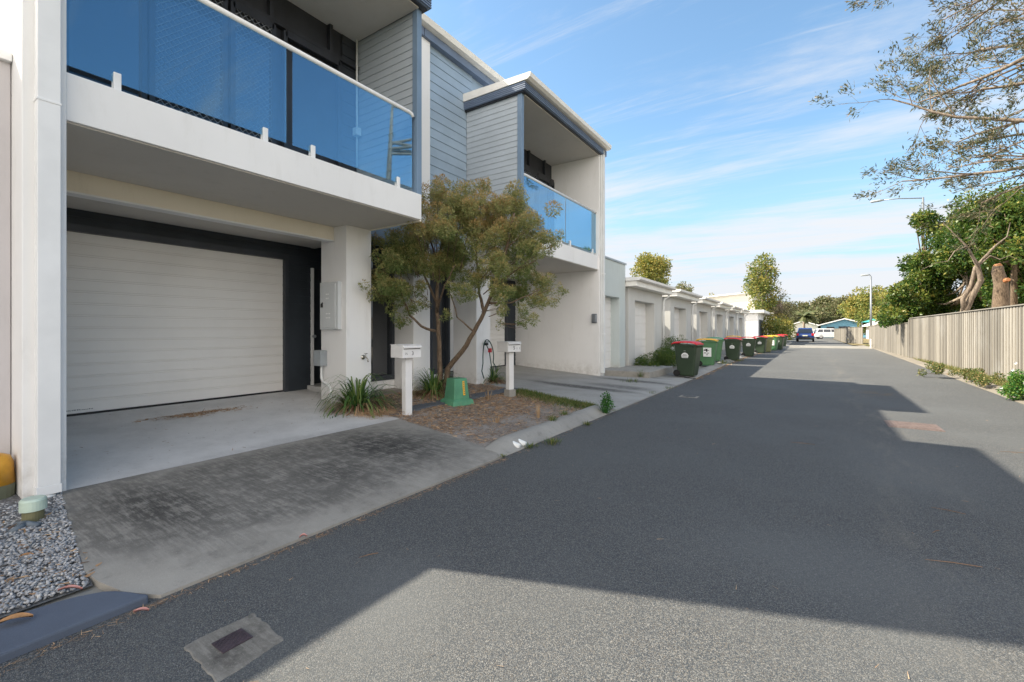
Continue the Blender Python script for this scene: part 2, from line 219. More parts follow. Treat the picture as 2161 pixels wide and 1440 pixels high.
# ---------------------------------------------------------------- helpers
class MB:
    def __init__(s): s.v = []; s.f = []; s.t = []
    def q(s, pts):
        n = len(s.v); s.v += [tuple(p) for p in pts]; s.f.append(tuple(range(n, n + len(pts)))); return s
    def box(s, x0, x1, y0, y1, z0, z1):
        n = len(s.v); s.v += [(x, y, z) for z in (z0, z1) for y in (y0, y1) for x in (x0, x1)]
        s.f += [tuple(n + i for i in a) for a in ((0, 2, 3, 1), (4, 5, 7, 6), (0, 1, 5, 4), (2, 6, 7, 3), (0, 4, 6, 2), (1, 3, 7, 5))]; return s
    def obox(s, c, ax, hx, hy, hz):      # oriented box, ax = (x,y,z) unit vectors
        c = Vector(c); n = len(s.v)
        for k_ in (-1, 1):
            for j in (-1, 1):
                for i in (-1, 1): s.v.append(tuple(c + ax[0] * hx * i + ax[1] * hy * j + ax[2] * hz * k_))
        s.f += [tuple(n + i for i in a) for a in ((0, 2, 3, 1), (4, 5, 7, 6), (0, 1, 5, 4), (2, 6, 7, 3), (0, 4, 6, 2), (1, 3, 7, 5))]; return s
    def bar(s, a, b, w, h=None):
        a = Vector(a); b = Vector(b); d = (b - a); l = d.length; d.normalize(); up = Vector((0, 0, 1)) if abs(d.z) < .9 else Vector((1, 0, 0))
        x = d.cross(up).normalized(); y = x.cross(d); return s.obox((a + b) / 2, (d, x, y), l / 2, w / 2, (h or w) / 2)
    def tube(s, pts, r, n=8, cap=True):
        pts = [Vector(p) for p in pts]; rr = r if isinstance(r, (list, tuple)) else [r] * len(pts); base = len(s.v); x = None
        for i, p in enumerate(pts):
            d = (pts[min(i + 1, len(pts) - 1)] - pts[max(i - 1, 0)]).normalized()
            if x is None: x = d.orthogonal().normalized()
            else: x = (x - d * x.dot(d)); x = x.normalized() if x.length > 1e-6 else d.orthogonal().normalized()
            y = d.cross(x)
            for j in range(n): a = 2 * math.pi * j / n; s.v.append(tuple(p + (x * math.cos(a) + y * math.sin(a)) * rr[i]))
        for i in range(len(pts) - 1):
            for j in range(n): s.f.append((base + i * n + j, base + i * n + (j + 1) % n, base + (i + 1) * n + (j + 1) % n, base + (i + 1) * n + j))
        if cap: s.f.append(tuple(base + j for j in range(n))[::-1]); s.f.append(tuple(base + (len(pts) - 1) * n + j for j in range(n)))
        return s
    def prism(s, poly, d):               # poly: 3D points; d: extrusion vector
        n = len(s.v); m_ = len(poly); d = Vector(d); s.v += [tuple(p) for p in poly] + [tuple(Vector(p) + d) for p in poly]
        s.f.append(tuple(range(n, n + m_))[::-1]); s.f.append(tuple(range(n + m_, n + 2 * m_)))
        for i in range(m_): j = (i + 1) % m_; s.f.append((n + i, n + j, n + m_ + j, n + m_ + i))
        return s
    def sheet(s, prof, org, along, nor, length):    # open profile [(offset, z)] extruded
        org = Vector(org); along = Vector(along); nor = Vector(nor); n = len(s.v)
        for (o_, z) in prof:
            p = org + nor * o_ + Vector((0, 0, z)); s.v += [tuple(p), tuple(p + along * length)]
        for i in range(len(prof) - 1): s.f.append((n + 2 * i, n + 2 * i + 1, n + 2 * i + 3, n + 2 * i + 2))
        return s
    def disc(s, c, r, h, n=16, ax='z'):
        c = Vector(c); b = len(s.v)
        for k_ in (0, 1):
            for j in range(n):
                a = 2 * math.pi * j / n; o_ = {'z': (r * math.cos(a), r * math.sin(a), k_ * h), 'x': (k_ * h, r * math.cos(a), r * math.sin(a)), 'y': (r * math.cos(a), k_ * h, r * math.sin(a))}[ax]; s.v.append(tuple(c + Vector(o_)))
        s.f.append(tuple(b + j for j in range(n))[::-1]); s.f.append(tuple(b + n + j for j in range(n)))
        for j in range(n): s.f.append((b + j, b + (j + 1) % n, b + n + (j + 1) % n, b + n + j))
        return s
    def build(s, name, mat, parent=None, bev=0, smooth=False, tint=None, **kw):
        me = bpy.data.meshes.new(name); me.from_pydata(s.v, [], s.f); me.validate()
        if tint is not None:
            a = me.attributes.new('tint', 'FLOAT', 'POINT'); a.data.foreach_set('value', tint)
        return link(name, me, mat, parent, bev, smooth, **kw)
def link(name, me, mat, parent=None, bev=0, smooth=False, **kw):
    o = bpy.data.objects.new(name, me); COL.objects.link(o)
    if isinstance(mat, str): me.materials.append(MT[mat])
    if parent is not None:
        o.parent = parent; p = parent
        M = Matrix.Identity(4); chain = []
        while p is not None: chain.append(p); p = p.parent
        off = sum((c.location for c in chain), Vector((0, 0, 0)))
        if not kw.pop('local', False): o.location = -off
    kw.pop('local', None)
    if bev:
        b = o.modifiers.new('bevel', 'BEVEL'); b.width = bev; b.segments = 2; b.limit_method = 'ANGLE'; b.angle_limit = math.radians(40)
    if smooth: me.polygons.foreach_set('use_smooth', [True] * len(me.polygons))
    tag(o, **kw); return o
def tag(o, label=None, cat=None, group=None, kind=None):
    if label: o['label'] = label
    if cat: o['category'] = cat
    if group: o['group'] = group
    if kind: o['kind'] = kind
def thing(name, label, cat, loc=(0, 0, 0), group=None):
    o = bpy.data.objects.new(name, None); COL.objects.link(o); o.location = loc; o.empty_display_size = .2; tag(o, label, cat, group); return o
def fastmesh(name, V, n_per, mat, tint=None, parent=None, smooth=False, **kw):   # V: (faces*n_per, 3)
    nf = len(V) // n_per; me = bpy.data.meshes.new(name); me.vertices.add(len(V)); me.vertices.foreach_set('co', V.astype(np.float32).ravel())
    me.loops.add(len(V)); me.loops.foreach_set('vertex_index', np.arange(len(V), dtype=np.int32)); me.polygons.add(nf)
    me.polygons.foreach_set('loop_start', np.arange(0, len(V), n_per, dtype=np.int32)); me.polygons.foreach_set('loop_total', np.full(nf, n_per, dtype=np.int32)); me.update(calc_edges=True)
    if tint is not None: a = me.attributes.new('tint', 'FLOAT', 'POINT'); a.data.foreach_set('value', np.repeat(tint, n_per).astype(np.float32))
    return link(name, me, mat, parent, 0, smooth, **kw)
def unit(a): return a / np.maximum(np.linalg.norm(a, axis=1, keepdims=True), 1e-9)
def leafquads(C, L_, W_, out=None, bias=.0, dirs=None):    # diamond leaves at C
    n = len(C); d = unit(rng.normal(size=(n, 3))) if dirs is None else unit(dirs + .45 * rng.normal(size=(n, 3)))
    if out is not None: d = unit(d + bias * out)
    s_ = unit(np.cross(d, rng.normal(size=(n, 3)))); l = (L_ * rng.uniform(.6, 1.3, n))[:, None]; w = (W_ * rng.uniform(.7, 1.2, n))[:, None]
    V = np.stack([C, C + d * l * .45 + s_ * w * .5, C + d * l, C + d * l * .45 - s_ * w * .5], 1); return V.reshape(-1, 3)
def clumps(cl, per, L_, W_, tintf=None, shell=.45, flat=1.0, bias=.8):
    Vs = []; Ts = []
    for (c, r) in cl:
        n = max(8, int(per * r * r)); d = unit(rng.normal(size=(n, 3))); rr = rng.uniform(shell, 1, n) ** .7; wob = 1 + .22 * np.sin(d[:, 0] * 7 + c[0] * 9) * np.sin(d[:, 1] * 6 + c[1] * 5 + d[:, 2] * 5)
        C = np.array(c) + d * (r * rr * wob)[:, None] * np.array((1, 1, flat)); Vs.append(leafquads(C, L_, W_, d, bias))
        t = (tintf(c, C, d, rr) if tintf else rng.uniform(0, 1, n)); Ts.append(np.clip(t, 0, 1))
    return np.concatenate(Vs), np.concatenate(Ts)
# ---------------------------------------------------------------- ground and road
ZP = [(-14, .30), (-8.15, .30), (-7.2, .23), (-5.2, .10), (-3.3, .045), (-2.93, .012)]
def zp(x):
    for (a, za), (b, zb) in zip(ZP, ZP[1:]):
        if x <= b: return za + (zb - za) * max(0, (x - a)) / (b - a)
    return ZP[-1][1]
KL = [(-30, -2.93), (14, -2.9), (20, -3.0), (27, -3.0), (41, -2.4), (50, -1.95), (62, -1.9), (76, -3.3), (95, -8)]     # left kerb line (Y, X)
KR = [(-30, 2.9), (12.8, 3.42), (30, 3.72), (46, 3.95), (54, 3.1), (90, 2.6), (110, 4)]
def lerp(T, y):
    for (a, xa), (b, xb) in zip(T, T[1:]):
        if y <= b: return xa + (xb - xa) * max(0, y - a) / (b - a)
    return T[-1][1]
def kx(y): return lerp(KL, y)
def kr(y): return lerp(KR, y)
MB().q([(-900, -600, -.12), (900, -600, -.12), (900, 1500, -.12), (-900, 1500, -.12)]).build('ground', 'soil_far', kind='structure')
b = MB(); ys = [-30 + i for i in range(0, 141)]
b.v = [(x, y, 0) for y in ys for x in (kx(y) - .25, kr(y) + .25)]; b.f = [(2 * i, 2 * i + 1, 2 * i + 3, 2 * i + 2) for i in range(len(ys) - 1)]; b.build('road', 'asphalt', kind='structure')
b = MB().q([(-60, 92, -.02), (60, 92, -.02), (60, 112, -.02), (-60, 112, -.02)]); b.build('cross_road', 'asphalt', kind='structure')
b = MB(); b.prism([(kx(45) + .0, 44, .004), (kx(45), 44.6, .05), (kx(45), 49.2, .05), (kx(45), 49.8, .004)], (kr(47) - kx(45), 0, 0)); b.build('crossing', 'concrete_pad', kind='structure')
def strip(name, mat, xs, y0, y1, off=0, ny=12, skirt=False):
    b = MB(); g = []
    for x in xs:
        row = []
        for j in range(ny + 1):
            y = y0(x) + (y1(x) - y0(x)) * j / ny; row.append(len(b.v)); b.v.append((x, y, zp(x) + off))
        g.append(row)
    for i in range(len(xs) - 1):
        for j in range(ny): b.f.append((g[i][j], g[i + 1][j], g[i + 1][j + 1], g[i][j + 1]))
    if skirt:
        for row in (g[-1],):
            for j in range(ny):
                p, q_ = b.v[row[j]], b.v[row[j + 1]]; b.q([(p[0], p[1], p[2] - .06), (q_[0], q_[1], q_[2] - .06), q_, p])
        for i in range(len(xs) - 1):
            p, q_ = b.v[g[i][0]], b.v[g[i + 1][0]]; b.q([(p[0], p[1], p[2] - .1), (q_[0], q_[1], q_[2] - .1), q_, p])
            p, q_ = b.v[g[i][ny]], b.v[g[i + 1][ny]]; b.q([p, q_, (q_[0], q_[1], q_[2] - .1), (p[0], p[1], p[2] - .1)])
    return b.build(name, mat, kind='structure')
def pw(T): return lambda x: lerp(sorted(T), x)
xa = [-5.2, -4.8, -4.3, -3.8, -3.5, -3.3, -3.1, -2.93]; xb_ = [-14, -10, -8.15, -7.2, -6.2, -5.2]
# base verge sheet follows the kerb
b = MB(); g = []
yy = list(range(-8, 101, 1))
for y in yy:
    row = []
    for x in (-14, -8.15, -7.2, -5.2, -3.3, -2.93):
        X = x + (kx(y) + 2.93) * (1 if x > -5 else 0); row.append(len(b.v)); b.v.append((X, y, zp(x) - .035 + (-.02 if x > -3 else 0)))
    g.append(row)
for i in range(len(yy) - 1):
    for j in range(5): b.f.append((g[i][j], g[i][j + 1], g[i + 1][j + 1], g[i + 1][j]))
b.build('verge', 'concrete_verge', kind='structure')
bed0 = pw([(-7.3, 4.95), (-6.9, 4.72), (-5.5, 4.74), (-4.6, 4.6), (-2.93, 4.22)]); bed1 = pw([(-6.9, 8.35), (-5.3, 8.55), (-4.4, 8.2), (-2.93, 7.75)])
strip('driveway', 'concrete_stained', xa, pw([(-5.2, 1.03), (-3.4, .78), (-3.1, .86), (-2.93, .97)]), bed0, .006, skirt=True)
strip('driveway_apron', 'concrete_smooth', [-8.3, -8.15, -7.2, -6.9, -6.2, -5.206], lambda x: 1.05, lambda x: 5.3 if x < -7.1 else 4.74, .006)
strip('garden_bed', 'soil_bed', [-8.1, -7.3, -6.9, -6.2, -5.6, -5.0, -4.4, -3.9, -3.4, -3.2, -3.06], lambda x: bed0(x) + .004 if x > -7.2 else 5.3, bed1, .0, 20)
strip('driveway_second', 'concrete_second', [-8.3, -8.15, -7.2, -6.2] + xa, lambda x: bed1(x) + .003 if x > -6.9 else 8.75, pw([(-8.3, 12.5), (-5.2, 12.55), (-4.4, 12.7), (-2.93, 14.0)]), .006, skirt=True)
b = MB(); n_ = 10
for j in range(n_):     # narrow paved strip crossing the bed behind the green box
    y0_, y1_ = 4.78 + j * .37, 4.78 + (j + 1) * .37 - .004; x0, x1 = -5.78 + .02 * math.sin(j), -5.45 + .02 * math.cos(j); b.box(x0, x1, y0_, y1_, .05, zp(-5.6) + .022)
b.build('path', 'paver_dark', bev=.004, kind='structure')
# kerbs
def kerb(name, mat, pts, prof, cuts=None):
    b = MB(); g = []
    for i, p in enumerate(pts):
        p = Vector((p[0], p[1], 0)); d = Vector((*(Vector(pts[min(i + 1, len(pts) - 1)]) - Vector(pts[max(i - 1, 0)])).normalized()[:], 0)) if False else (Vector((pts[min(i + 1, len(pts) - 1)][0], pts[min(i + 1, len(pts) - 1)][1], 0)) - Vector((pts[max(i - 1, 0)][0], pts[max(i - 1, 0)][1], 0))).normalized()
        nrm = Vector((-d.y, d.x, 0)); e = min(1, i / 2, (len(pts) - 1 - i) / 2) if len(pts) > 4 else 1; row = []
        for (o_, z) in prof: row.append(len(b.v)); b.v.append((p.x + nrm.x * o_, p.y + nrm.y * o_, .002 + (z if z < .02 else z * (.35 + .65 * e)) + random.uniform(-.002, .002)))
        g.append(row)
    for i in range(len(pts) - 1):
        for j in range(len(prof) - 1): b.f.append((g[i][j], g[i + 1][j], g[i + 1][j + 1], g[i][j + 1]))
    return b.build(name, mat, smooth=True, kind='structure')
KP = [(0, .0), (.0, .008), (.06, .022), (.10, .05), (.16, .098), (.22, .112), (.30, .112), (.34, .10), (.35, -.02)]
kerb('kerb', 'kerb_concrete', [(-2.93, 4.24 + .18 * i) for i in range(20)] + [(-2.93, 7.72)], KP)
kerb('kerb_far', 'kerb_concrete', [(kx(14.3 + i), 14.3 + i) for i in range(0, 60)], [(0, 0), (0, .008), (.12, .03), (.2, .07), (.34, .085), (.36, .0)])
KP2 = [(x * -1, z) for x, z in [(0, .0), (.0, .01), (.14, .03), (.24, .08), (.34, .1), (.42, .09), (.44, -.02)]]
kerb('kerb_right', 'kerb_dirty', [(kr(-6 + i * .8), -6 + i * .8) for i in range(74)], KP2)
b = MB(); pts = []                      # painted edging in the near left corner
pe = [(-2.935, -4), (-2.935, .2), (-2.94, .95), (-3.02, .90), (-3.12, .85), (-3.22, .80), (-3.31, .76), (-3.34, .45), (-3.36, .1), (-3.36, -4)]
pe = [(-2.935, -4), (-2.935, .92)] + [(min(q.x - .02, -2.96), q.y) for q in (G(u_, v_, .043) for u_, v_ in ((318, 1259), (300, 1254), (275, 1250), (250, 1248), (222, 1249), (195, 1254), (165, 1260), (120, 1272), (60, 1291), (0, 1310)))] + [(-3.36, .1), (-3.36, -4)]
b.prism([(x, y, -.02) for x, y in pe], (0, 0, .063)); b.build('kerb_painted', 'kerb_painted', bev=.012, kind='structure')
MB().q([(-3.33, -3, .03), (-3.33, .79, .03), (-5.2, 1.045, .085), (-6, 1.05, .145), (-6, -3, .145)]).build('gravel_bed', 'soil_gravel', kind='structure')
# right verge and the ground behind the fence
b = MB(); g = []
for y in range(-6, 56):
    b.v += [(kr(y) + .42, y, .085), (4.2, y, .10), (9, y, .12), (60, y, .1)]
for i in range(61):
    for j in range(3): b.f.append((4 * i + j, 4 * i + j + 1, 4 * i + j + 5, 4 * i + j + 4))
b.build('verge_right', 'soil_verge', kind='structure')
b = MB().q([(kr(60) + .05, 52, .06), (40, 52, .06), (40, 91, .06), (kr(90) + .1, 91, .06)]); b.build('verge_far', 'soil_verge', kind='structure')
# gravel stones
ico = np.array([(0, 0, 1), (.894, 0, .447), (.276, .851, .447), (-.724, .526, .447), (-.724, -.526, .447), (.276, -.851, .447), (.724, .526, -.447), (-.276, .851, -.447), (-.894, 0, -.447), (-.276, -.851, -.447), (.724, -.526, -.447), (0, 0, -1)])
icf = [(0, 1, 2), (0, 2, 3), (0, 3, 4), (0, 4, 5), (0, 5, 1), (1, 6, 2), (2, 7, 3), (3, 8, 4), (4, 9, 5), (5, 10, 1), (1, 10, 6), (2, 6, 7), (3, 7, 8), (4, 8, 9), (5, 9, 10), (6, 11, 7), (7, 11, 8), (8, 11, 9), (9, 11, 10), (10, 11, 6)]
ns = 22000; sx_ = rng.uniform(-5.75, -3.345, ns); sy_ = rng.uniform(-.6, 1.04, ns); ok = ((sy_ < .77 + (-3.33 - sx_) * .14)) & ~((sx_ < -5.17) & (sy_ > .80) & (sx_ > -9)); sx_, sy_ = sx_[ok], sy_[ok]; ns = len(sx_)
Vv = []; Ff = []; Tt = []
for i in range(ns):
    s3 = np.array((random.uniform(.008, .016), random.uniform(.006, .012), random.uniform(.005, .009))); a = random.uniform(0, 6.28); R = np.array(((math.cos(a), -math.sin(a), 0), (math.sin(a), math.cos(a), 0), (random.uniform(-.4, .4), random.uniform(-.4, .4), 1)))
    V = (ico * rng.uniform(.8, 1.15, (12, 1)) * s3) @ R.T + (sx_[i], sy_[i], .036 + (-3.33 - sx_[i]) * .029 + random.uniform(0, .018)); n = len(Vv) * 12; Vv.append(V); Ff += [tuple(n + q_ for q_ in f) for f in icf]; Tt += [random.random()] * 12
b = MB(); b.v = [tuple(p) for p in np.concatenate(Vv)]; b.f = Ff; b.build('gravel', 'stone', tint=Tt, smooth=True, kind='stuff', label='grey crushed stone gravel beside the driveway', cat='gravel')
# ---------------------------------------------------------------- cladding helpers
def boards(b, org, along, nor, length, z0, z1, pitch, lip=.016):
    prof = []; z = z0
    while z < z1 - 1e-4:
        zt = min(z + pitch, z1); prof += [(0.002, z), (lip, z), (.004, zt)]; z = zt
    return b.sheet(prof, org, along, nor, length)
def ribs(b, org, along, nor, length, z0, z1, pitch):     # garage door curtain: flat ribs with double grooves
    prof = [(0, z0)]; z = z0; i = 0
    while z + pitch < z1 + .001:
        z += pitch
        if z > z1 - .02: break
        for dz in (-.013, .013): prof += [(0, z + dz - .005), (-.009, z + dz - .003), (-.009, z + dz + .003), (0, z + dz + .005)]
    prof.append((0, z1)); return b.sheet(prof, org, along, nor, length)
X_, Y_, Z_ = Vector((1, 0, 0)), Vector((0, 1, 0)), Vector((0, 0, 1))
SB, ST = 3.225, 3.63       # balcony slab
def meshgrid(b, y0, y1, z0, z1, x, sp=.085, w=.006):    # diamond security mesh
    r = sp
    c = y0 - (z1 - z0)
    while c < y1:
        for sgn in (1, -1):
            # line y = c + s*(z - z0) style, clipped
            a0 = c; pts = []
            lo, hi = 0.0, z1 - z0
            if sgn == 1: t0 = max(lo, y0 - a0); t1 = min(hi, y1 - a0); pa = (x, a0 + t0, z0 + t0); pb = (x, a0 + t1, z0 + t1)
            else: t0 = max(lo, y0 - a0); t1 = min(hi, y1 - a0); pa = (x, a0 + t0, z1 - t0); pb = (x, a0 + t1, z1 - t1)
            if t1 > t0 + .01:
                pa, pb = Vector(pa), Vector(pb); d = (pb - pa).normalized(); q_ = Vector((0, -d.z, d.y)) * w / 2; b.q([pa - q_, pb - q_, pb + q_, pa + q_])
        c += r
def house(mir, name, label):
    """one house of the attached pair. mir(y) maps house coordinates (blade wall at y=.81) to world Y"""
    def Y(a, b): a, b = mir(a), mir(b); return (min(a, b), max(a, b))
    first = mir(1) == 1; near = first
    root = thing(name, label, 'house', (-7.0, mir(3.0), 0))
    # walls
    y0, y1 = (.81, 1.067) if first else Y(1.08, .76); MB().box(-13, -5.2, y0, y1, 0, 6.62).build('blade_wall', 'render_white', root, .008)
    ya, yb = Y(1.067, 6.5)
    b = MB(); b.box(-13, -8.28, ya + .01, yb - .01, .1, 3.2); b.build('core_wall', 'charcoal', root)
    b = MB(); b.box(-13.4, -8.3, ya, yb, 3.2, 6.6); b.build('upper_core', 'cladding_blue', root)
    # garage opening: dark cladding around the panel door
    d0, d1 = (1.62, 4.60) if first else (1.62, 4.62); D0, D1 = Y(d0, d1)
    b = MB(); xw = -8.15
    e0, e1 = Y(1.067, d0); boards(b, (xw, e0, 0), Y_, X_, e1 - e0, .3, 3.06, .15)
    e0, e1 = Y(d1 + .07, 5.12); boards(b, (xw, e0, 0), Y_, X_, e1 - e0, .3, 3.06, .15)
    e0, e1 = Y(d0, d1 + .07); boards(b, (xw, e0, 0), Y_, X_, e1 - e0, 2.86, 3.06, .1)
    b.build('dark_cladding', 'charcoal', root)
    b = MB(); b.box(xw - .1, xw + .025, D0 - .07, D0, .28, 2.83); b.box(xw - .1, xw + .025, D1, D1 + .07, .28, 2.83); b.box(xw - .1, xw + .028, D0 - .07, D1 + .07, 2.76, 2.86); b.build('garage_frame', 'charcoal_trim', root, .004)
    g = ribs(MB(), (xw - .05, D0, 0), Y_, X_, D1 - D0, .335, 2.76, .163).build('garage_door', 'door_panel', root)
    MB().box(xw - .06, xw - .03, D0, D1, .29, .335).build('bottom_seal', 'plastic_black', g, .003)
    if first:
        b = MB()
        for i in range(16): b.box(xw - .0495, xw - .0475, D0 + .06 + i * .017, D0 + .06 + i * .017 + random.uniform(.007, .013), .372, .372 + random.choice((.008, .012, .014)))
        b.build('maker_mark', 'ink_grey', g)
    # entry beside the garage door
    e0, e1 = Y(5.12, 5.17); MB().box(-8.3, -8.10, e0, e1, .28, 2.66).build('entry_jamb', 'paint_trim', root, .003)
    e0, e1 = Y(5.17, 6.2); dr = MB().box(-8.34, -8.30, e0 + .002, e1, .34, 2.66); dr = dr.build('entry_door', 'timber_door', root)
    e0_, e1_ = Y(5.10, 5.13); MB().disc((-8.08, mir(5.145), 1.33), .03, .05, 12, 'x').build('handle', 'metal_grey', dr)
    MB().box(-8.5, -7.6, *Y(5.05, 6.5), .1, .38).build('entry_step', 'concrete_smooth', root, .01)
    e0, e1 = Y(5.12, 6.45); boards(MB(), (-8.2, e0, 0), Y_, X_, e1 - e0, 2.66, 3.06, .15).build('entry_head', 'charcoal', root)
    # ceiling, beam, slab
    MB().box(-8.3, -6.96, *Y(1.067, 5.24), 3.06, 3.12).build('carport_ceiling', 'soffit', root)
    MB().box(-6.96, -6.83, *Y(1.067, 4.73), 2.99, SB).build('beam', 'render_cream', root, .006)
    MB().box(-6.99, -6.81, *Y(1.067, 4.73), 2.968, 2.99).build('beam_trim', 'paint_trim', root, .003)
    sl0, sl1 = Y(1.067, 5.22)
    MB().box(-8.25, -5.235, sl0, sl1, SB, ST).build('balcony_slab', 'render_white', root, .006)
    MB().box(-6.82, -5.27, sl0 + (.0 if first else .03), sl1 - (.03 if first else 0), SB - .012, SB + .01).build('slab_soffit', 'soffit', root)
    e0, e1 = Y(5.19, 5.222); MB().box(-6.48, -5.24, e0, e1, SB - .03, SB - .001).build('slab_edge_bead', 'render_cream', root, .004)
    # pillar
    p0, p1 = Y(4.73, 5.24) if first else Y(4.70, 5.24); MB().box(-7.2, -6.49, p0, p1, .0, SB - .001).build('pillar', 'render_white' if first else 'render_white', root, .008)
    # recessed ground-floor window beyond the pillar
    w0, w1 = Y(5.24, 6.5)
    MB().box(-7.6, -7.32, w0, w1, .1, .42).build('window_base', 'render_white', root)
    b = MB(); fx = -7.42
    for (a, c_, zz0, zz1) in ((w0, w1, .42, .52), (w0, w1, 2.95, 3.2), (w0, w0 + .07, .52, 2.95), (w1 - .07, w1, .52, 2.95), ((w0 + w1) / 2 - .03, (w0 + w1) / 2 + .03, .52, 2.95)):
        b.box(fx, fx + .12, a, c_, zz0, zz1)
    wf = b.build('window_frame', 'charcoal_trim', root, .003); MB().box(fx + .03, fx + .04, w0 + .06, w1 - .06, .5, 2.96).build('pane', 'glass_dark', wf)
    # blue upper wall in the recess
    e0, e1 = Y(5.0, 6.5); b = MB(); boards(b, (-6.82, e0, 0), Y_, X_, e1 - e0, 3.2, 7.6, .20, .018); b.build('blue_cladding', 'cladding_blue', root)
    MB().box(-13, -6.825, e0, e1, 3.15, 7.6).build('recess_wall', 'cladding_blue', root)
    MB().box(-6.86, -6.79, e0, e1, 3.15, 3.2).build('cladding_base', 'fascia_blue', root)
    # balcony enclosure
    s0, s1 = Y(5.15, 5.23)
    b = MB(); b.box(-6.8, -5.36, s0 + .018, s1 - .018, ST, 6.60)
    inn = -1 if first else 1; yi = mir(5.15)
    boards(b, (-6.8, mir(5.15) + (.018 if first else -.018), 0), X_, Y_ * inn, 1.44, ST, 6.60, .125, .014)
    boards(b, (-6.8, mir(5.23) + (-.018 if first else .018), 0), X_, Y_ * -inn, 1.44, ST - .4, 6.60, .125, .014)
    b.build('side_cladding', 'cladding_pale', root)
    MB().box(-5.36, -5.25, s0 - .01, s1 + .01, ST - .02, 6.60).build('corner_post', 'paint_blue', root, .004)
    # glazing of the upper room
    x = -6.72; k0, k1 = Y(1.067, 5.15)
    dr = thing_part = MB().box(-6.86, -6.79, k0, k1, ST, 6.60).build('glazing_wall', 'frame_black', root)
    b = MB()
    segs = [(1.067, 1.32, 'post'), (1.36, 2.05, 'glass'), (2.13, 2.95, 'mesh'), (3.05, 3.62, 'mesh'), (3.80, 4.75, 'open')]
    for (a, c_, kind) in segs:
        A, B = Y(a, c_); fw = .05
        f = MB()
        for (q0, q1, z0, z1) in ((A - .03, A + .03, ST + .06, 6.02), (B - .03, B + .03, ST + .06, 6.02), (A, B, ST + .02, ST + .12), (A, B, 5.94, 6.05)): f.box(x - .03, x + .035, q0, q1, z0, z1)
        fr = f.build('door_leaf', 'frame_black', root, .003)
        if kind != 'open': MB().box(x - .02, x - .01, A + .03, B - .03, ST + .12, 5.94).build('pane', 'glass_dark', fr)
        if kind == 'mesh': mm = MB(); meshgrid(mm, A + .03, B - .03, ST + .12, 5.94, x + .03); mm.build('security_mesh', 'mesh_grey', fr)
    b = MB(); b.box(x - .07, x + .02, k0, k1, 6.06, 6.12); 
    for a in (1.6, 2.5, 3.6, 4.6): b.box(x - .07, x + .01, mir(a) - .03, mir(a) + .03, 6.12, 6.60)
    b.build('head_trim', 'frame_black', root, .003)
    e0, e1 = Y(4.85, 5.15); boards(MB(), (-6.78, e0, 0), Y_, X_, e1 - e0 - .01, ST, 6.58, .2, .018).build('return_cladding', 'charcoal_trim', root)
    if first:
        b = MB(); b.tube([(-6.70, 5.10, 6.6), (-6.69, 5.09, 5.6), (-6.70, 5.10, 5.2), (-6.70, 5.10, ST + .7)], .018, 8); b.build('conduit', 'pipe_white', root, smooth=True)
        MB().box(-6.72, -6.60, 5.02, 5.12, 4.86, 5.0).build('junction_box', 'pipe_white', root, .01)
    # balustrade
    rx = -5.31; zr = 4.90
    spl = (3.02, 3.10) if first else (3.02, 3.06)
    for (a, c_) in ((1.075, spl[0]), (spl[1], 5.08)):
        A, B = Y(a, c_); MB().box(rx - .006, rx + .006, A, B, ST + .09, zr - .03).build('glass_panel', 'glass_balustrade', root)
    for a in ((1.42, 2.76, 3.36, 4.78) if first else (1.35, 2.8, 3.32, 4.78)):
        A = mir(a); b = MB(); b.box(rx - .035, rx - .008, A - .028, A + .028, ST, ST + .17); b.box(rx + .008, rx + .035, A - .028, A + .028, ST, ST + .17); b.box(rx - .04, rx + .04, A - .05, A + .05, ST, ST + .014); b.build('glass_clamp', 'paint_trim', root, .005)
    b = MB(); pts = [(rx, mir(1.067), zr), (rx, mir(5.02), zr), (rx, mir(5.075), zr - .012), (rx, mir(5.10), zr - .05)]; b.tube(pts, .032, 12); b.build('handrail', 'paint_trim', root, smooth=True)
    # roofs
    r0, r1 = Y(.70, 5.34)
    b = MB(); b.box(-6.8, -5.22, *Y(1.07, 5.14), 6.58, 6.62); b.build('roof_soffit', 'soffit', root)
    b = MB(); b.box(-6.86, -5.14, r0 + .03, r1 - .03, 6.62, 6.80)
    for i in range(4): b.box(-6.86, -5.11, r0 + .018, r1 - .018, 6.635 + i * .04, 6.635 + i * .04 + .022)
    b.build('fascia', 'fascia_blue', root)
    MB().box(-6.86, -5.17, r0 + .06, r1 - .06, 6.597, 6.625).build('fascia_base', 'frame_black', root)
    b = MB(); prof = [(-5.13, 6.80), (-5.04, 6.80), (-4.975, 6.84), (-4.96, 6.93), (-5.0, 6.935), (-6.86, 6.99), (-6.86, 6.80)]
    b.prism([(x_, r0, z_) for x_, z_ in prof], (0, r1 - r0, 0)); b.build('gutter', 'gutter_cream', root, .004)
    m0, m1 = Y(.60, 6.74)
    b = MB(); b.box(-13, -6.68, m0 + .02, m1 - .001, 7.55, 7.72); b.build('main_fascia', 'fascia_blue', root, .004)
    b = MB(); prof = [(-6.66, 7.72), (-6.56, 7.74), (-6.52, 7.85), (-6.60, 7.86), (-13.2, 8.1), (-13.2, 7.72)]; b.prism([(x_, m0, z_) for x_, z_ in prof], (0, m1 - m0 - .001, 0)); b.build('main_roof', 'gutter_cream', root, .004)
    MB().box(-13, -6.84, *Y(.8, 5.0), 6.99, 7.55).build('upper_wall', 'cladding_blue', root)
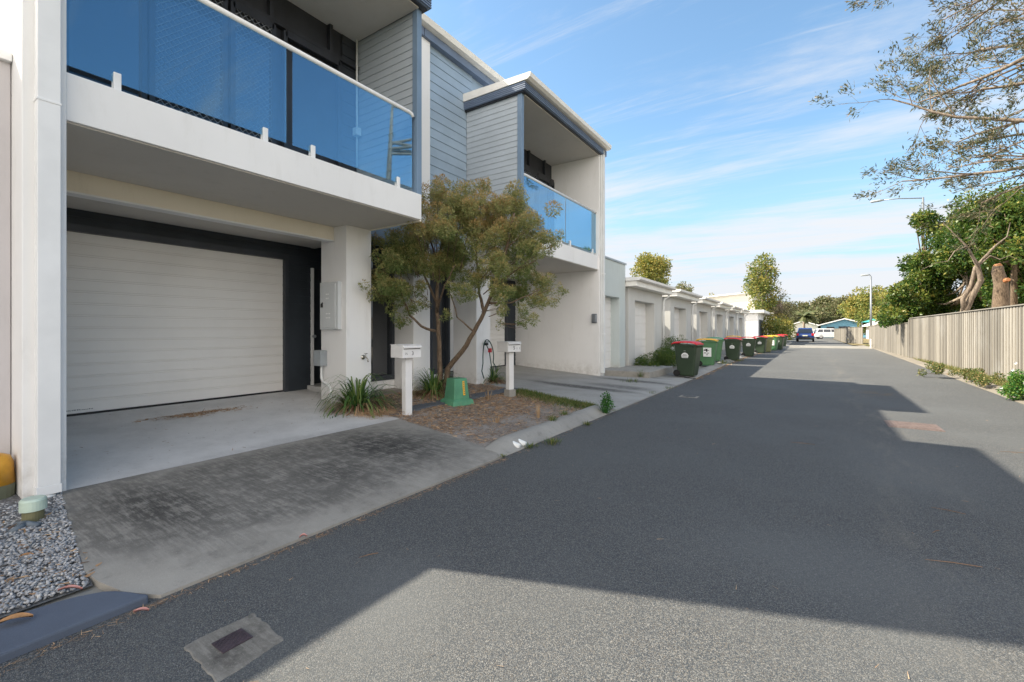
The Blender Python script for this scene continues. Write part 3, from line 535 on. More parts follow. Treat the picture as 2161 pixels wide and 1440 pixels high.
    # downpipe on the blade wall
    if first:
        yc = .945; b = MB(); b.box(-5.2, -5.10, yc - .068, yc + .068, .20, 6.6); dp = b.build('downpipe', 'paint_trim', root, .005)
        MB().box(-5.2, -5.095, yc - .074, yc + .074, .13, .20).build('bracket', 'paint_trim', dp, .003); MB().box(-5.2, -5.096, yc - .073, yc + .073, 3.28, 3.30).build('bracket', 'paint_trim', dp, .003)
        MB().tube([(-5.15, yc, .0), (-5.15, yc, .14)], .048, 14).build('drain_spigot', 'pipe_white', dp, smooth=True)
    else:
        yc = mir(.905); b = MB(); b.box(-5.2, -5.11, yc - .055, yc + .055, .18, 6.75); dp = b.build('downpipe', 'pipe_white', root, .005)
        for zz in (3.10, 1.32): MB().box(-5.2, -5.10, yc - .07, yc + .07, zz, zz + .03).build('bracket', 'paint_trim', dp, .003)
        b = MB(); b.box(-5.2, -5.15, mir(1.04), mir(1.0), .2, 6.4) if False else b.tube([(-5.17, mir(1.01), .2), (-5.17, mir(1.01), 6.6)], .022, 8); b.build('vent_pipe', 'pipe_white', root)
    return root
H1 = house(lambda y: y, 'townhouse', 'white two-storey townhouse with closed roller door and long glass balcony, nearest the camera')
H2 = house(lambda y: 13.48 - y, 'townhouse', 'second townhouse, behind the shrub, with a gabled-end glass balcony and open carport')
H2['label'] = 'farther townhouse behind the shrub, its pale boarded balcony box jutting toward the road'
# party wall between the two houses
MB().box(-13, -6.745, 6.5, 6.98, .05, 7.55).build('party_wall', 'render_white', H1, .008)
# meter box, cable box, tap on the pillar
mb = MB().box(-7.13, -6.62, 4.66, 4.73, 1.46, 2.27).build('meter_box', 'metal_grey', H1, .006); MT['metal_grey']
mb.data.materials[0] = MT['render_side']
b = MB(); b.box(-7.10, -6.68, 4.645, 4.66, 1.49, 2.24); md = b.build('meter_door', 'render_side', mb, .005)
b = MB()
for (zz, n) in ((2.05, 2), (1.98, 2), (1.72, 3), (1.65, 3)):
    for i in range(n): MB().box(-6.93 + i * .045, -6.91 + i * .045, 4.640, 4.646, zz, zz + .022).build('vent_slot', 'paint_trim', mb)
b = MB(); b.prism([(-7.075, 4.642, 1.84), (-7.015, 4.642, 1.84), (-7.015, 4.642, 1.93), (-7.075, 4.642, 1.90)], (0, -.006, 0)); b.build('latch', 'plastic_black', md)
cb = MB().box(-7.23, -7.02, 4.60, 4.73, .83, 1.10).build('cable_box', 'metal_grey', H1, .008)
MB().tube([(-7.10, 4.67, .83), (-7.10, 4.67, .62), (-7.06, 4.67, .55), (-6.92, 4.67, .52), (-6.86, 4.68, .46), (-6.84, 4.69, .12)], .021, 10).build('conduit', 'pipe_white', cb, smooth=True)
tp = MB(); tp.tube([(-6.49, 5.06, .98), (-6.40, 5.06, .98), (-6.36, 5.06, .95), (-6.35, 5.06, .90)], [.013, .013, .012, .011], 8); tp.disc((-6.485, 5.06, .98), .04, .012, 16, 'x'); tp.tube([(-6.41, 5.06, .98), (-6.41, 5.06, 1.04)], .007, 6); tp.bar((-6.41, 5.03, 1.045), (-6.41, 5.09, 1.045), .012); tp.build('garden_tap', 'metal_chrome', H1, smooth=True)
wl = MB(); wl.prism([(-5.42, 12.395, 1.66), (-5.26, 12.395, 1.66), (-5.26, 12.395, 1.93), (-5.42, 12.395, 1.93)], (0, -.05, 0)); wl.prism([(-5.40, 12.345, 1.69), (-5.28, 12.345, 1.69), (-5.28, 12.345, 1.90), (-5.40, 12.345, 1.90)], (0, -.03, 0)); wl.build('wall_light', 'steel', H2, .012)
hr = thing('hose_reel', 'dark green garden hose looped over a tap with red fitting, on the white pillar', 'hose', (-6.40, 8.45, 0))
b = MB(); pts = []
for i in range(33):
    t = i / 32; a = math.pi * (-.18 + 1.36 * t); pts.append((-6.40 + .02 * math.sin(9 * t), 8.55 - .20 * math.cos(a) * (1 + .1 * math.sin(3 * t)), .80 + .42 * math.sin(a)))
pts = [(-6.38, 8.38, .32), (-6.38, 8.30, .5)] + pts[2:-2] + [(-6.38, 8.86, .55), (-6.36, 8.84, .30)]
b.tube(pts, .013, 8); b.tube([(-6.42, 8.50, 1.14), (-6.36, 8.56, .95), (-6.34, 8.62, .6), (-6.33, 8.68, .3)], .012, 8); b.build('hose', 'hose_green', hr, smooth=True)
b = MB(); b.tube([(-6.46, 8.50, 1.12), (-6.36, 8.50, 1.12)], .03, 8); b.bar((-6.38, 8.44, 1.17), (-6.38, 8.56, 1.17), .02); b.build('tap', 'plastic_black', hr)
MB().box(-6.39, -6.32, 8.54, 8.62, .92, 1.02).build('fitting', 'red_plastic', hr, .012)
# ---------------------------------------------------------------- neighbour at the left edge, grey box, row of garages
nb = thing('neighbour_house', 'low pinkish grey rendered wall with a white capping, left edge of the photo', 'house', (-8, -3, 0))
MB().box(-14, -5.58, -12, .805, 0, 3.68).build('wall', 'render_neighbour', nb, .006); MB().box(-14.0, -5.53, -12, .806, 3.68, 3.76).build('capping', 'paint_trim', nb, .004)
gb = thing('grey_garage', 'flat-topped grey green rendered garage right after the second townhouse', 'garage', (-7, 13.6, 0))
b = MB(); b.box(-12, -5.2, 14.07, 14.62, .0, 3.62); b.box(-12, -5.2, 12.74, 12.80, .0, 3.62); b.box(-12, -5.2, 12.80, 14.07, 2.50, 3.62); b.box(-12, -5.55, 12.80, 14.07, 2.3, 2.5); b.build('wall', 'render_green', gb, .006)
ribs(MB(), (-5.50, 12.80, 0), Y_, X_, 1.27, .24, 2.5, .26).build('garage_door', 'door_white', gb); MB().box(-12.05, -5.17, 12.74, 14.66, 3.62, 3.68).build('capping', 'metal_grey', gb, .004)
MB().box(-12, -3.9, 12.95, 15.6, .02, .24).build('garage_step', 'kerb_concrete', bev=.015, kind='structure')
lights = ['directly beside the flat-topped grey garage', 'second of the row, behind the yellow-lidded bin', 'third of the row, behind the closer red-lidded pair of bins', 'fourth of the row, counting from the grey box', 'fifth of the row, counting from the grey box', 'last and smallest-looking of the row before the plain white end wall']
def garage():
    r = thing('garage', '', 'garage', (-7, 0, 0), 'garages in a row along the left kerb')
    b = MB(); y0, y1 = 0.0, 4.12; d0, d1 = .66, 3.0
    b.box(-11, -5.2, y0, y0 + .66, .05, 2.98); b.box(-11, -5.2, d1, y1, .05, 2.98); b.box(-11, -5.2, y0 + .66, d1, 2.50, 2.98); b.build('wall', 'render_garage', r, .006)
    ribs(MB(), (-5.55, d0, 0), Y_, X_, d1 - d0, .2, 2.5, .30).build('garage_door', 'door_white', r)
    f = MB().box(-11, -4.86, -.22, 4.34, 2.92, 3.10).build('fascia', 'gutter_cream', r, .006)
    b = MB(); prof = [(-4.86, 3.10), (-4.76, 3.10), (-4.70, 3.13), (-4.69, 3.21), (-4.74, 3.215), (-11, 3.26), (-11, 3.10)]; b.prism([(x_, -.27, z_) for x_, z_ in prof], (0, 4.66, 0)); b.build('roof', 'roof_white', r, .004)
    b = MB(); b.tube([(-4.95, 4.22, 3.0), (-4.95, 4.22, 2.86), (-5.02, 4.20, 2.80), (-5.11, 4.13, 2.74), (-5.13, 4.06, 2.60), (-5.13, 4.06, .1)], .042, 8); b.build('downpipe', 'pipe_white', r, smooth=True)
    return r
g0 = garage(); gs = [g0]
for i in range(5):
    r = g0.copy(); COL.objects.link(r)
    for ch in list(g0.children): c_ = ch.copy(); COL.objects.link(c_); c_.parent = r
    gs.append(r)
for i, r in enumerate(gs): r.location = (-7, 14.94 + 5.42 * i, 0); r['label'] = 'white roller-door garage, ' + lights[i]
def palings(name, label, a, b_, h, pit=.098, mat='paling', cap=True, base=.06, group=None, hfun=None):
    a = Vector((*a, 0)); b_ = Vector((*b_, 0)); d = b_ - a; Ln = d.length; d.normalize(); nr = Vector((-d.y, d.x, 0)); n = int(Ln / pit); B = MB(); T = []
    r = thing(name, label, 'fence', tuple(a), group)
    for i in range(n):
        c = a + d * (i + .5) * pit; o_ = nr * (.012 if i % 2 else -.004); hh = (hfun(i / n) if hfun else h) + random.uniform(-.01, .01); zc_ = (base + hh) / 2
        B.obox((c.x + o_.x, c.y + o_.y, zc_), (d, nr, Z_), pit * .54, .008, (hh - base) / 2); T += [random.random()] * 8
    B.build('palings', mat, r, tint=T)
    B = MB(); T = []
    for zz in (.4, 1.0, 1.6):
        B.bar((a + nr * -.05) + Z_ * zz, (b_ + nr * -.05) + Z_ * zz, .04, .07); T += [.2] * 8
    B.build('rails', mat, r, tint=T)
    if cap:
        B = MB(); h0 = hfun(0) if hfun else h; h1 = hfun(1) if hfun else h; B.bar(a + Z_ * (h0 + .012), b_ + Z_ * (h1 + .012), .10, .03); B.build('capping', mat, r, tint=[.45] * 8)
    return r
for i in range(6):
    y = 14.64 + 5.42 * i; y0 = y if i else 14.64; ln = .3 if i == 0 else 1.28
    palings('paling_fence', 'short dark paling fence filling the gap ' + ('between the grey box and the first roller-door garage', 'between the first and second roller-door garages', 'between the second and third roller-door garages', 'between the third and fourth roller-door garages', 'between the fourth and fifth roller-door garages', 'between the fifth and last roller-door garages')[i], (-5.75, 14.64 if i == 0 else 14.94 + 5.42 * i - 1.28), (-5.75, 14.94 + 5.42 * i - .02), 2.0, .12, group='fences between garages', cap=False)
we = thing('white_building', 'plain white flat-roofed building at the end of the garage row, wide blank side wall', 'building', (-8, 52, 0))
MB().box(-12, -4.45, 50, 57, .05, 3.15).build('wall', 'render_white', we, .01); MB().box(-12.2, -3.9, 49.7, 57.4, 3.15, 3.42).build('roof', 'roof_white', we, .01); MB().box(-4.45, -4.40, 51.2, 54.8, .2, 2.5).build('garage_door', 'charcoal_trim', we); MB().tube([(-4.35, 57, .1), (-4.35, 57, 3.15)], .06, 8).build('downpipe', 'pipe_white', we)
wf = thing('white_building', 'second white building just beyond the flat-roofed one, half behind the tall tree', 'building', (-8, 62, 0)); MB().box(-14, -4.0, 60.5, 70, .05, 3.3).build('wall', 'render_white', wf); MB().box(-14.3, -3.7, 60.2, 70.4, 3.3, 3.5).build('roof', 'roof_white', wf)
cb_ = thing('cream_building', 'large cream building with a gently sloped roof rising behind the garages', 'building', (-16, 78, 0)); c = [P(1500, 655, 70), P(1540, 640, 70), P(1600, 627, 70), P(1660, 622, 72)]
b = MB(); b.prism([(-26, 74, 0), (-7, 74, 0), (-7, 74, 6.9), (-16.5, 74, 6.2), (-26, 74, 5.4)], (0, 16, 0)); b.build('wall', 'far_wall', cb_); b = MB(); b.prism([(-26.3, 73.6, 5.38), (-16.5, 73.6, 6.2), (-6.7, 73.6, 6.92), (-6.7, 73.6, 7.1), (-16.5, 73.6, 6.38), (-26.3, 73.6, 5.6)], (0, 16.6, 0)); b.build('roof', 'roof_white', cb_)
# ---------------------------------------------------------------- fences on the right
palings('paling_fence', 'tall weathered grey paling fence nearest on the right, running beside the road', (4.72, 1.0), (4.0 + .0, 29.2), 2.08, .10, hfun=lambda t: 2.12 - .10 * t)
palings('paling_fence', 'lower weathered paling fence beyond the step, half under the leafy branches', (3.98, 29.35), (4.15, 50.5), 1.80, .11)
palings('paling_fence', 'brownish paling fence panel facing the camera across the verge end', (4.2, 57), (3.15, 59.5), 1.75, .13)
palings('paling_fence', 'farthest pale paling fence narrowing toward the white car', (3.1, 59.8), (2.75, 84), 1.65, .16)
b = MB(); b.box(3.93, 4.09, 29.18, 29.34, 0, 1.98); fp = b.build('fence_post', 'paling', tint=[.25] * 8, bev=.006, label='dark timber post standing where the fence steps down', cat='post')
MB().box(3.75, 3.85, 44.9, 45.0, .05, .75).build('marker_post', 'post_white', label='short pale marker post on the dry verge before the crossing', cat='post', bev=.01)
# ---------------------------------------------------------------- bins
def lid_pts(): pass
def make_bin(body, lid, sticker):
    r = thing('wheelie_bin', '', 'bin', (0, 0, 0), 'wheelie bins along the left kerb')
    b = MB(); lv = [(.0, .21, .24, -.02), (.05, .225, .25, -.01), (.55, .255, .30, .0), (.88, .275, .335, .01), (.95, .28, .345, .01)]; g = []
    for (z, hw, hl, off) in lv:
        row = []; rd = .05
        for (sx, sy) in ((1, 1), (-1, 1), (-1, -1), (1, -1)):
            for t in range(4):
                a = math.atan2(sy, sx) + (t - 1.5) * math.pi / 6; row.append(len(b.v)); b.v.append((off + sx * (hl - rd) + rd * math.cos(a) * 1.0, sy * (hw - rd) + rd * math.sin(a), z + .02))
        g.append(row)
    for i in range(len(g) - 1):
        for j in range(16): b.f.append((g[i][j], g[i][(j + 1) % 16], g[i + 1][(j + 1) % 16], g[i + 1][j]))
    b.f.append(tuple(g[0])[::-1]); b.f.append(tuple(g[-1])); bd = b.build('body', body, r, local=True)
    b = MB(); b.box(-.36, .385, -.30, .30, .935, .975)
    for i in range(7): b.box(.345, .378, -.24 + i * .075, -.225 + i * .075, .89, .935)
    for i in range(3): b.box(.2 + i * .05, .21 + i * .05, -.298, -.28, .90, .935)
    b.build('rim', body, r, .01, local=True)
    b = MB(); g = []
    for i, (x, z) in enumerate(((-.40, 1.0), (-.34, 1.045), (-.1, 1.07), (.15, 1.065), (.30, 1.04), (.37, 1.0))):
        row = []
        for (y, dz) in ((-.31, -.035), (-.30, -.005), (-.22, .012), (0, .018), (.22, .012), (.30, -.005), (.31, -.035)): row.append(len(b.v)); b.v.append((x, y, z + dz))
        g.append(row)
    for i in range(5):
        for j in range(6): b.f.append((g[i][j], g[i + 1][j], g[i + 1][j + 1], g[i][j + 1]))
    b.q([b.v[i] for i in g[0]]); b.q([b.v[i] for i in g[-1]][::-1]); b.build('lid', lid, r, smooth=False, local=True)
    MB().tube([(-.41, -.26, .97), (-.41, .26, .97)], .018, 8).build('handle', body, r, smooth=True, local=True)
    for s_ in (-1, 1):
        w = MB().disc((-.25, s_ * .27 - .025, .10), .10, .05, 20, 'y').build('wheel', 'tyre', r, local=True); MB().disc((-.25, s_ * .27 - .032, .10), .045, .064, 12, 'y').build('hub', 'plastic_black', w, local=True)
    if sticker == 1:
        b = MB(); b.prism([(-.11 + .22 * i / 10, -.272, .645 + .085 * math.sin(math.pi * i / 10) ** .6) for i in range(11)] + [(.09, -.272, .57), (-.09, -.272, .57)], (0, -.004, 0)); s_ = b.build('sticker', 'sticker_white', r, local=True)
        b = MB(); b.box(-.085, .085, -.2785, -.276, .635, .645)
        for i in range(6): b.box(-.075 + i * .026, -.06 + i * .026, -.2785, -.276, .585, .612)
        for i in range(3): b.prism([(-.06 + i * .04, -.276, .655), (-.03 + i * .04, -.276, .655), (-.045 + i * .04, -.276, .69)], (0, -.003, 0))
        b.build('print', 'ink_grey', s_, local=True); MB().box(-.03, .03, -.281, -.278, .78, .787).build('maker_mark', 'sticker_white', r, local=True)
    elif sticker == 2:
        s_ = MB().box(-.12, .17, -.2775, -.268, .37, .72).build('sticker', 'sticker_white', r, local=True); b = MB()
        for (x, z, w_, h_) in ((-.10, .60, .10, .05), (-.02, .56, .05, .1), (-.09, .50, .07, .03), (.03, .60, .06, .02), (.0, .50, .09, .02), (.0, .43, .035, .035), (-.07, .66, .12, .02)): b.box(x, x + w_, -.280, -.2775, z, z + h_)
        b.build('print', 'ink', s_, local=True)
    return r
def copy_tree(o, parent=None):
    c_ = o.copy(); COL.objects.link(c_)
    if parent is not None: c_.parent = parent
    for ch in list(o.children): copy_tree(ch, c_)
    return c_
BT = {}
def bin_at(kind, x, y, rz, label, sc=1):
    mats = {'red': ('bin_green', 'bin_red', 1), 'yel': ('bin_light_green', 'bin_yellow', 2), 'grn': ('bin_light_green', 'bin_lid_green', 0), 'oliv': ('bin_olive', 'bin_yellow', 0), 'darkyel': ('bin_green', 'bin_yellow', 0)}[kind]
    if kind not in BT: BT[kind] = r = make_bin(*mats)
    else: r = copy_tree(BT[kind])
    r.location = (x, y, zp(max(-5, x + (-2.93 - kx(y)) - .0)) - .02 + .015); r.rotation_euler.z = rz; r['label'] = label
    for n_ in ('kind',):
        if n_ in r: del r[n_]
    return r
bin_at('red', -3.20, 14.6, math.radians(-7), 'largest red-lidded dark green wheelie bin, nearest of the row')
bin_at('yel', -3.45, 19.1, math.radians(3), 'light green wheelie bin with yellow lid and big white square sticker')
bin_at('grn', -3.68, 22.0, math.radians(6), 'plain light green bin with green lid, tucked behind the white-stickered one')
bin_at('red', -3.12, 23.5, math.radians(-2), 'red-lidded dark green bin third along, in front of a small yellow-lidded one')
bin_at('darkyel', -3.75, 28.6, math.radians(4), 'bin showing only its yellow lid above the red-lidded bin in front')
bin_at('red', -2.92, 27.9, math.radians(2), 'red-lidded dark green bin right beside the mid row, before the gap with stacked bricks')
bin_at('red', -2.70, 32.1, math.radians(-6), 'red-lidded dark green bin just left of the narrow olive bin')
bin_at('oliv', -2.50, 33.8, math.radians(8), 'narrow olive bin squeezed between a red-lidded and a green bin')
bin_at('yel', -2.34, 36.9, math.radians(-12), 'small green bin with orange yellow lid far along the row')
bin_at('red', -2.08, 38.6, math.radians(-10), 'red-lidded bin turned slightly, just past the small yellow-lidded bin')
bin_at('red', -2.15, 45.4, math.radians(5), 'last red-lidded bin of the row, nearest the blue car')
# ---------------------------------------------------------------- letterboxes, green service pit, pipe cap, amber bottle
def text(s_, loc, rot, size, mat, parent, name='number'):
    cu = bpy.data.curves.new(name, 'FONT'); cu.body = s_; cu.size = size; cu.extrude = .0012; cu.align_x = 'LEFT'
    o = bpy.data.objects.new(name, cu); COL.objects.link(o); bpy.context.view_layer.update(); me = bpy.data.meshes.new_from_object(o); bpy.data.objects.remove(o)
    me.transform(Matrix.Translation(loc) @ Matrix.Rotation(rot[2], 4, 'Z') @ Matrix.Rotation(rot[0], 4, 'X')); me.materials.clear(); return link(name, me, mat, parent, local=True)
def letterbox(base, ph, rz, label, nums, foot):
    r = thing('letterbox', label, 'letterbox', base); r.rotation_euler.z = rz; zt = ph
    MB().box(-.055, .055, -.06, .06, 0, zt - .2).build('post', 'post_white', r, .004, local=True)
    bx = MB().box(-.20, .14, -.17, .17, zt - .2, zt).build('box', 'post_white', r, .006, local=True)
    MB().prism([(.13, -.165, zt - .045), (.165, -.165, zt - .05), (.17, -.165, zt - .03), (.13, -.165, zt + .003)], (0, .33, 0)).build('flap', 'post_white', bx, .003, local=True)
    MB().box(.1395, .1415, -.15, .15, zt - .062, zt - .050).build('slot', 'ink', bx, local=True)
    MB().box(-.21, .15, -.178, .178, zt, zt + .008).build('lid', 'post_white', bx, .003, local=True)
    for (t, yy, zz, sz, mt) in nums: text(t, (.1405, yy, zz + zt - .2), (math.pi / 2, 0, math.pi / 2), sz, mt, bx)
    if foot: MB().box(-.085, .085, -.085, .085, -.03, .14).build('footing', 'kerb_concrete', r, .008, local=True)
    return r
b5 = G(859, 877, .10); letterbox((b5.x, b5.y, .085), 1.13, math.radians(-10), 'white metal letterbox numbered 3 on a square post, nearest the driveway', [('3', -.01, .045, .085, 'ink'), ('75', -.13, .05, .05, 'ink_grey')], False)
b6 = G(1076, 835, .12); letterbox((b6.x, b6.y, .11), 1.10, math.radians(-16), 'white letterbox numbered 5 on a post with a concrete foot, beside the second driveway', [('5', -.03, .05, .10, 'ink'), ('1', .055, .05, .06, 'ink'), ('1', .12, .05, .06, 'ink')], True)
gp = G(973, 856, .09); r = thing('service_pillar', 'squat green plastic utility box with a yellow warning strip on the garden bed', 'utility box', (gp.x - .1, gp.y, .06)); r.rotation_euler.z = math.radians(-14)
def frust(b, z0, z1, a0, a1, c0, c1):
    n = len(b.v); b.v += [(sx * a, sy * c, z) for z, a, c in ((z0, a0, c0), (z1, a1, c1)) for sx, sy in ((-1, -1), (1, -1), (1, 1), (-1, 1))]; b.f += [(n, n + 3, n + 2, n + 1), (n + 4, n + 5, n + 6, n + 7)] + [(n + i, n + (i + 1) % 4, n + 4 + (i + 1) % 4, n + 4 + i) for i in range(4)]; return b
b = MB(); frust(b, -.03, .13, .235, .205, .245, .215); frust(b, .13, .155, .205, .165, .215, .175); b.build('base', 'pit_green', r, .01, local=True)
b = MB(); frust(b, .15, .52, .16, .125, .17, .135); bb = b.build('cover', 'pit_green', r, .012, local=True)
b = MB(); b.prism([(.158, .03, .22), (.158, .07, .22), (.128, .07, .47), (.128, .03, .47)], (.006, 0, 0)); st = b.build('warning_strip', 'sticker_yellow', bb, local=True)
b = MB()
for i in range(7): z = .245 + i * .031; x = .158 - (z - .22) * .12; b.box(x + .003, x + .0085, .04, .06, z, z + .016)
b.build('print', 'ink_grey', st, local=True)
q_ = P(70, 1075, 3.1); cp = thing('inspection_riser', 'pale green capped pipe riser standing in the gravel by the white downpipe', 'pipe', (-4.62, .60, 0))
c0 = G(70, 1105, .06); cp.location = (c0.x, c0.y, .07)
MB().disc((0, 0, .0), .058, .13, 24).build('pipe', 'cap_body', cp, local=True); b = MB(); b.tube([(0, 0, .09), (0, 0, .16), (0, 0, .175)], [.072, .072, .062], 24); b.build('cap', 'cap_green', cp, .003, smooth=False, local=True)
b = MB(); b.tube([(.03, -.09, .02), (.10, -.05, .03), (.17, .0, .015)], .022, 8); b.tube([(.10, -.05, .03), (.16, -.13, .01)], .022, 8); b.build('pipe_joint', 'pipe_grey', cp, smooth=True, local=True)
c1 = G(5, 1035, .03); am = thing('amber_container', 'yellow topped container against the neighbour wall at the left edge', 'container', (-5.42, .69, .09))
b = MB(); b.tube([(0, 0, 0), (0, 0, .02), (0, 0, .13)], [.10, .115, .12], 20); b.build('base', 'olive_plastic', am, smooth=False, local=True); b = MB(); b.tube([(0, 0, .13), (0, 0, .30), (0, 0, .35), (0, 0, .37)], [.118, .108, .09, .05], 20); b.build('top', 'amber_plastic', am, smooth=True, local=True)
# road furniture
p = thing('drain_cover', 'small rusty iron grate set in a rough concrete pad, near bottom left of the road', 'drain cover', (-2.24, 1.02, 0))
b = MB(); ring = []
for (xa0, ya0), (xb0, yb0) in zip([(-2.395, .875), (-2.03, .865), (-2.06, 1.165), (-2.385, 1.185)], [(-2.03, .865), (-2.06, 1.165), (-2.385, 1.185), (-2.395, .875)]):
    for j in range(12): t = j / 12; ring.append((xa0 + (xb0 - xa0) * t + random.uniform(-.006, .006), ya0 + (yb0 - ya0) * t + random.uniform(-.006, .006), -.02))
b.prism(ring, (0, 0, .024)); b.build('pad', 'concrete_pad', p, .006)
b = MB(); b.prism([(-2.30, .955, .002), (-2.19, .955, .002), (-2.19, 1.085, .002), (-2.30, 1.085, .002)], (0, 0, .007)); gr = b.build('grate', 'grate_iron', p)
b = MB()
for i in range(9):
    for j in range(8): 
        if (i + j) % 2: b.box(-2.295 + i * .0115, -2.288 + i * .0115, .96 + j * .0152, .971 + j * .0152, .009, .0115)
b.build('tread', 'grate_iron', gr)
p = thing('manhole_grate', 'reddish brick-coloured grate flush in the sunlit right half of the road', 'grate', (1.26, 9.05, 0))
MB().box(.95, 1.58, 8.75, 9.35, -.01, .005).build('frame', 'grate_red', p, .002); b = MB()
for i in range(13): b.box(.98 + i * .045, 1.005 + i * .045, 8.79, 9.31, .0, .011)
b.build('bars', 'grate_red', p)
p = thing('valve_cover', 'tiny rectangular cover with pale frame in the shaded road near the second driveway', 'cover', (-2.2, 10.3, 0)); b = MB(); b.box(-2.42, -2.05, 10.16, 10.42, -.01, .007); b.build('frame', 'concrete_pad', p); MB().box(-2.37, -2.10, 10.20, 10.38, 0, .010).build('lid', 'asphalt', p)
for i, (u, v, ln, a, lab) in enumerate(((2012, 1189, .14, -.35, 'long brown twig on the shaded asphalt at right'), (1694, 936, .13, -.5, 'brown strip of bark lying mid-road in shade'), (1975, 1122, .045, .4, 'short brown twig beyond the long one'), (2001, 1078, .10, -.8, 'thin pale twig farthest right in the road shade'), (778, 1172, .06, .5, 'small forked straw on asphalt near the driveway edge'), (2140, 955, .13, -.3, 'pale curved twig on sunlit asphalt at the right edge'))):
    g_ = G(u, v, .006); b = MB(); dx, dy = math.cos(a + .6), math.sin(a + .6); b.tube([(g_.x - dx * ln, g_.y - dy * ln, .006), (g_.x, g_.y + .005, .009), (g_.x + dx * ln, g_.y + dy * ln, .007)], [.0014, .0028, .0022], 6); b.build('twig', 'twig', label=lab, cat='twig', group='twigs on the road')
# fallen leaves on the gravel
for i, (u, v, L_, W_, mt, a, lab) in enumerate(((30, 1312, .13, .05, 'leaf_dry', 1.1, 'big curled brown leaf at the left edge of the gravel'), (95, 1118, .11, .06, 'leaf_dry', .2, 'brown leaf lying right beside the capped pipe riser'), (148, 1247, .12, .018, 'leaf_pink', .7, 'long pink leaf on gravel near the painted edging'), (298, 1292, .07, .022, 'leaf_pink', .8, 'pink leaf on the joint between painted edging and asphalt'), (40, 1050, .09, .05, 'leaf_dry', .4, 'tan leaf at the foot of the neighbour wall'), (55, 1178, .09, .03, 'leaf_dry', .9, 'small brown leaf in the middle of the gravel'), (640, 1135, .05, .02, 'leaf_pink', .9, 'tiny reddish leaf on the driveway edge'))):
    g_ = G(u, v, .055 if u < 300 and i != 3 else .02); b = MB(); n = 6; g = []
    for j in range(n + 1):
        t = j / n; w = W_ * math.sin(math.pi * min(1, t * .96 + .02)) ** .8; row = []
        for s_ in (-1, 0, 1): row.append(len(b.v)); x = (t - .5) * L_; y = s_ * w / 2; b.v.append((g_.x + x * math.cos(a) - y * math.sin(a), g_.y + x * math.sin(a) + y * math.cos(a), g_.z + .012 * abs(s_) + .015 * math.sin(t * 3.1) * (.5 if i == 3 else 1)))
        g.append(row)
    for j in range(n):
        for q2 in range(2): b.f.append((g[j][q2], g[j + 1][q2], g[j + 1][q2 + 1], g[j][q2 + 1]))
    b.build('fallen_leaf', mt, label=lab, cat='leaf', group='fallen leaves', smooth=True)
for i, y in enumerate((4.62, 4.75)):      # two stormwater outlets in the kerb
    b = MB(); b.tube([(-3.22, y + .02, .075), (-2.965, y - .01, .028)], .036, 14); o = b.build('drain_outlet', 'pipe_white', smooth=True, label=('nearer' if i == 0 else 'farther') + ' of the two white pipe ends poking through the kerb', cat='pipe', group='pipe outlets in the kerb')
# ---------------------------------------------------------------- plants
def blades(c, n, L_, w, lean, mat, name, parent, tmin=0, tmax=1, seg=6, droop=1.0, rad=.12):
    V = []; T = []
    for i in range(n):
        a = random.uniform(0, 2 * math.pi); l = L_ * random.uniform(.55, 1.1); th = random.uniform(*lean); p = Vector(c) + Vector((math.cos(a), math.sin(a), 0)) * random.uniform(0, rad); d = Vector((math.cos(a) * math.sin(th), math.sin(a) * math.sin(th), math.cos(th))); s_ = Vector((-math.sin(a), math.cos(a), 0)).lerp(Vector((random.uniform(-1, 1), random.uniform(-1, 1), .3)), .25).normalized(); t_ = random.uniform(tmin, tmax); st = l / seg
        for j in range(seg):
            w0 = w * (1 - (j / seg) ** 2.2) ; w1 = w * (1 - ((j + 1) / seg) ** 2.2); q2 = p + d * st
            V += [tuple(p - s_ * w0 / 2), tuple(p + s_ * w0 / 2), tuple(q2 + s_ * w1 / 2), tuple(q2 - s_ * w1 / 2)]; T.append(t_); p = q2; d = (d + Vector((0, 0, -droop * st * (1 + j * .55)))).normalized()
            if p.z < c[2] + .01: p.z = c[2] + .01
    return fastmesh(name, np.array(V), 4, mat, np.array(T), parent)
def strappy(u, v, sc, label, ng=110, nd=110):
    g_ = G(u, v, .12); r = thing('strappy_plant', label, 'plant', (g_.x, g_.y, zp(g_.x)), 'strappy clumps at the foot of the house')
    c = (g_.x, g_.y, zp(g_.x)); blades(c, ng, .72 * sc, .022 * sc ** .5, (.1, 1.15), 'leaf_strap', 'leaves', r, droop=1.9, rad=.12 * sc); blades(c, nd, .52 * sc, .014, (.7, 1.5), 'leaf_strapdry', 'dry_leaves', r, droop=2.6, rad=.2 * sc)
    return r
strappy(755, 868, 1.35, 'large strappy green plant with dry brown skirt at the driveway corner', 190, 330)
strappy(915, 838, 1.15, 'strappy clump at the foot of the multi-stemmed shrub', 190, 260)
strappy(1040, 812, .85, 'small strappy clump under the hanging garden hose', 90, 240)
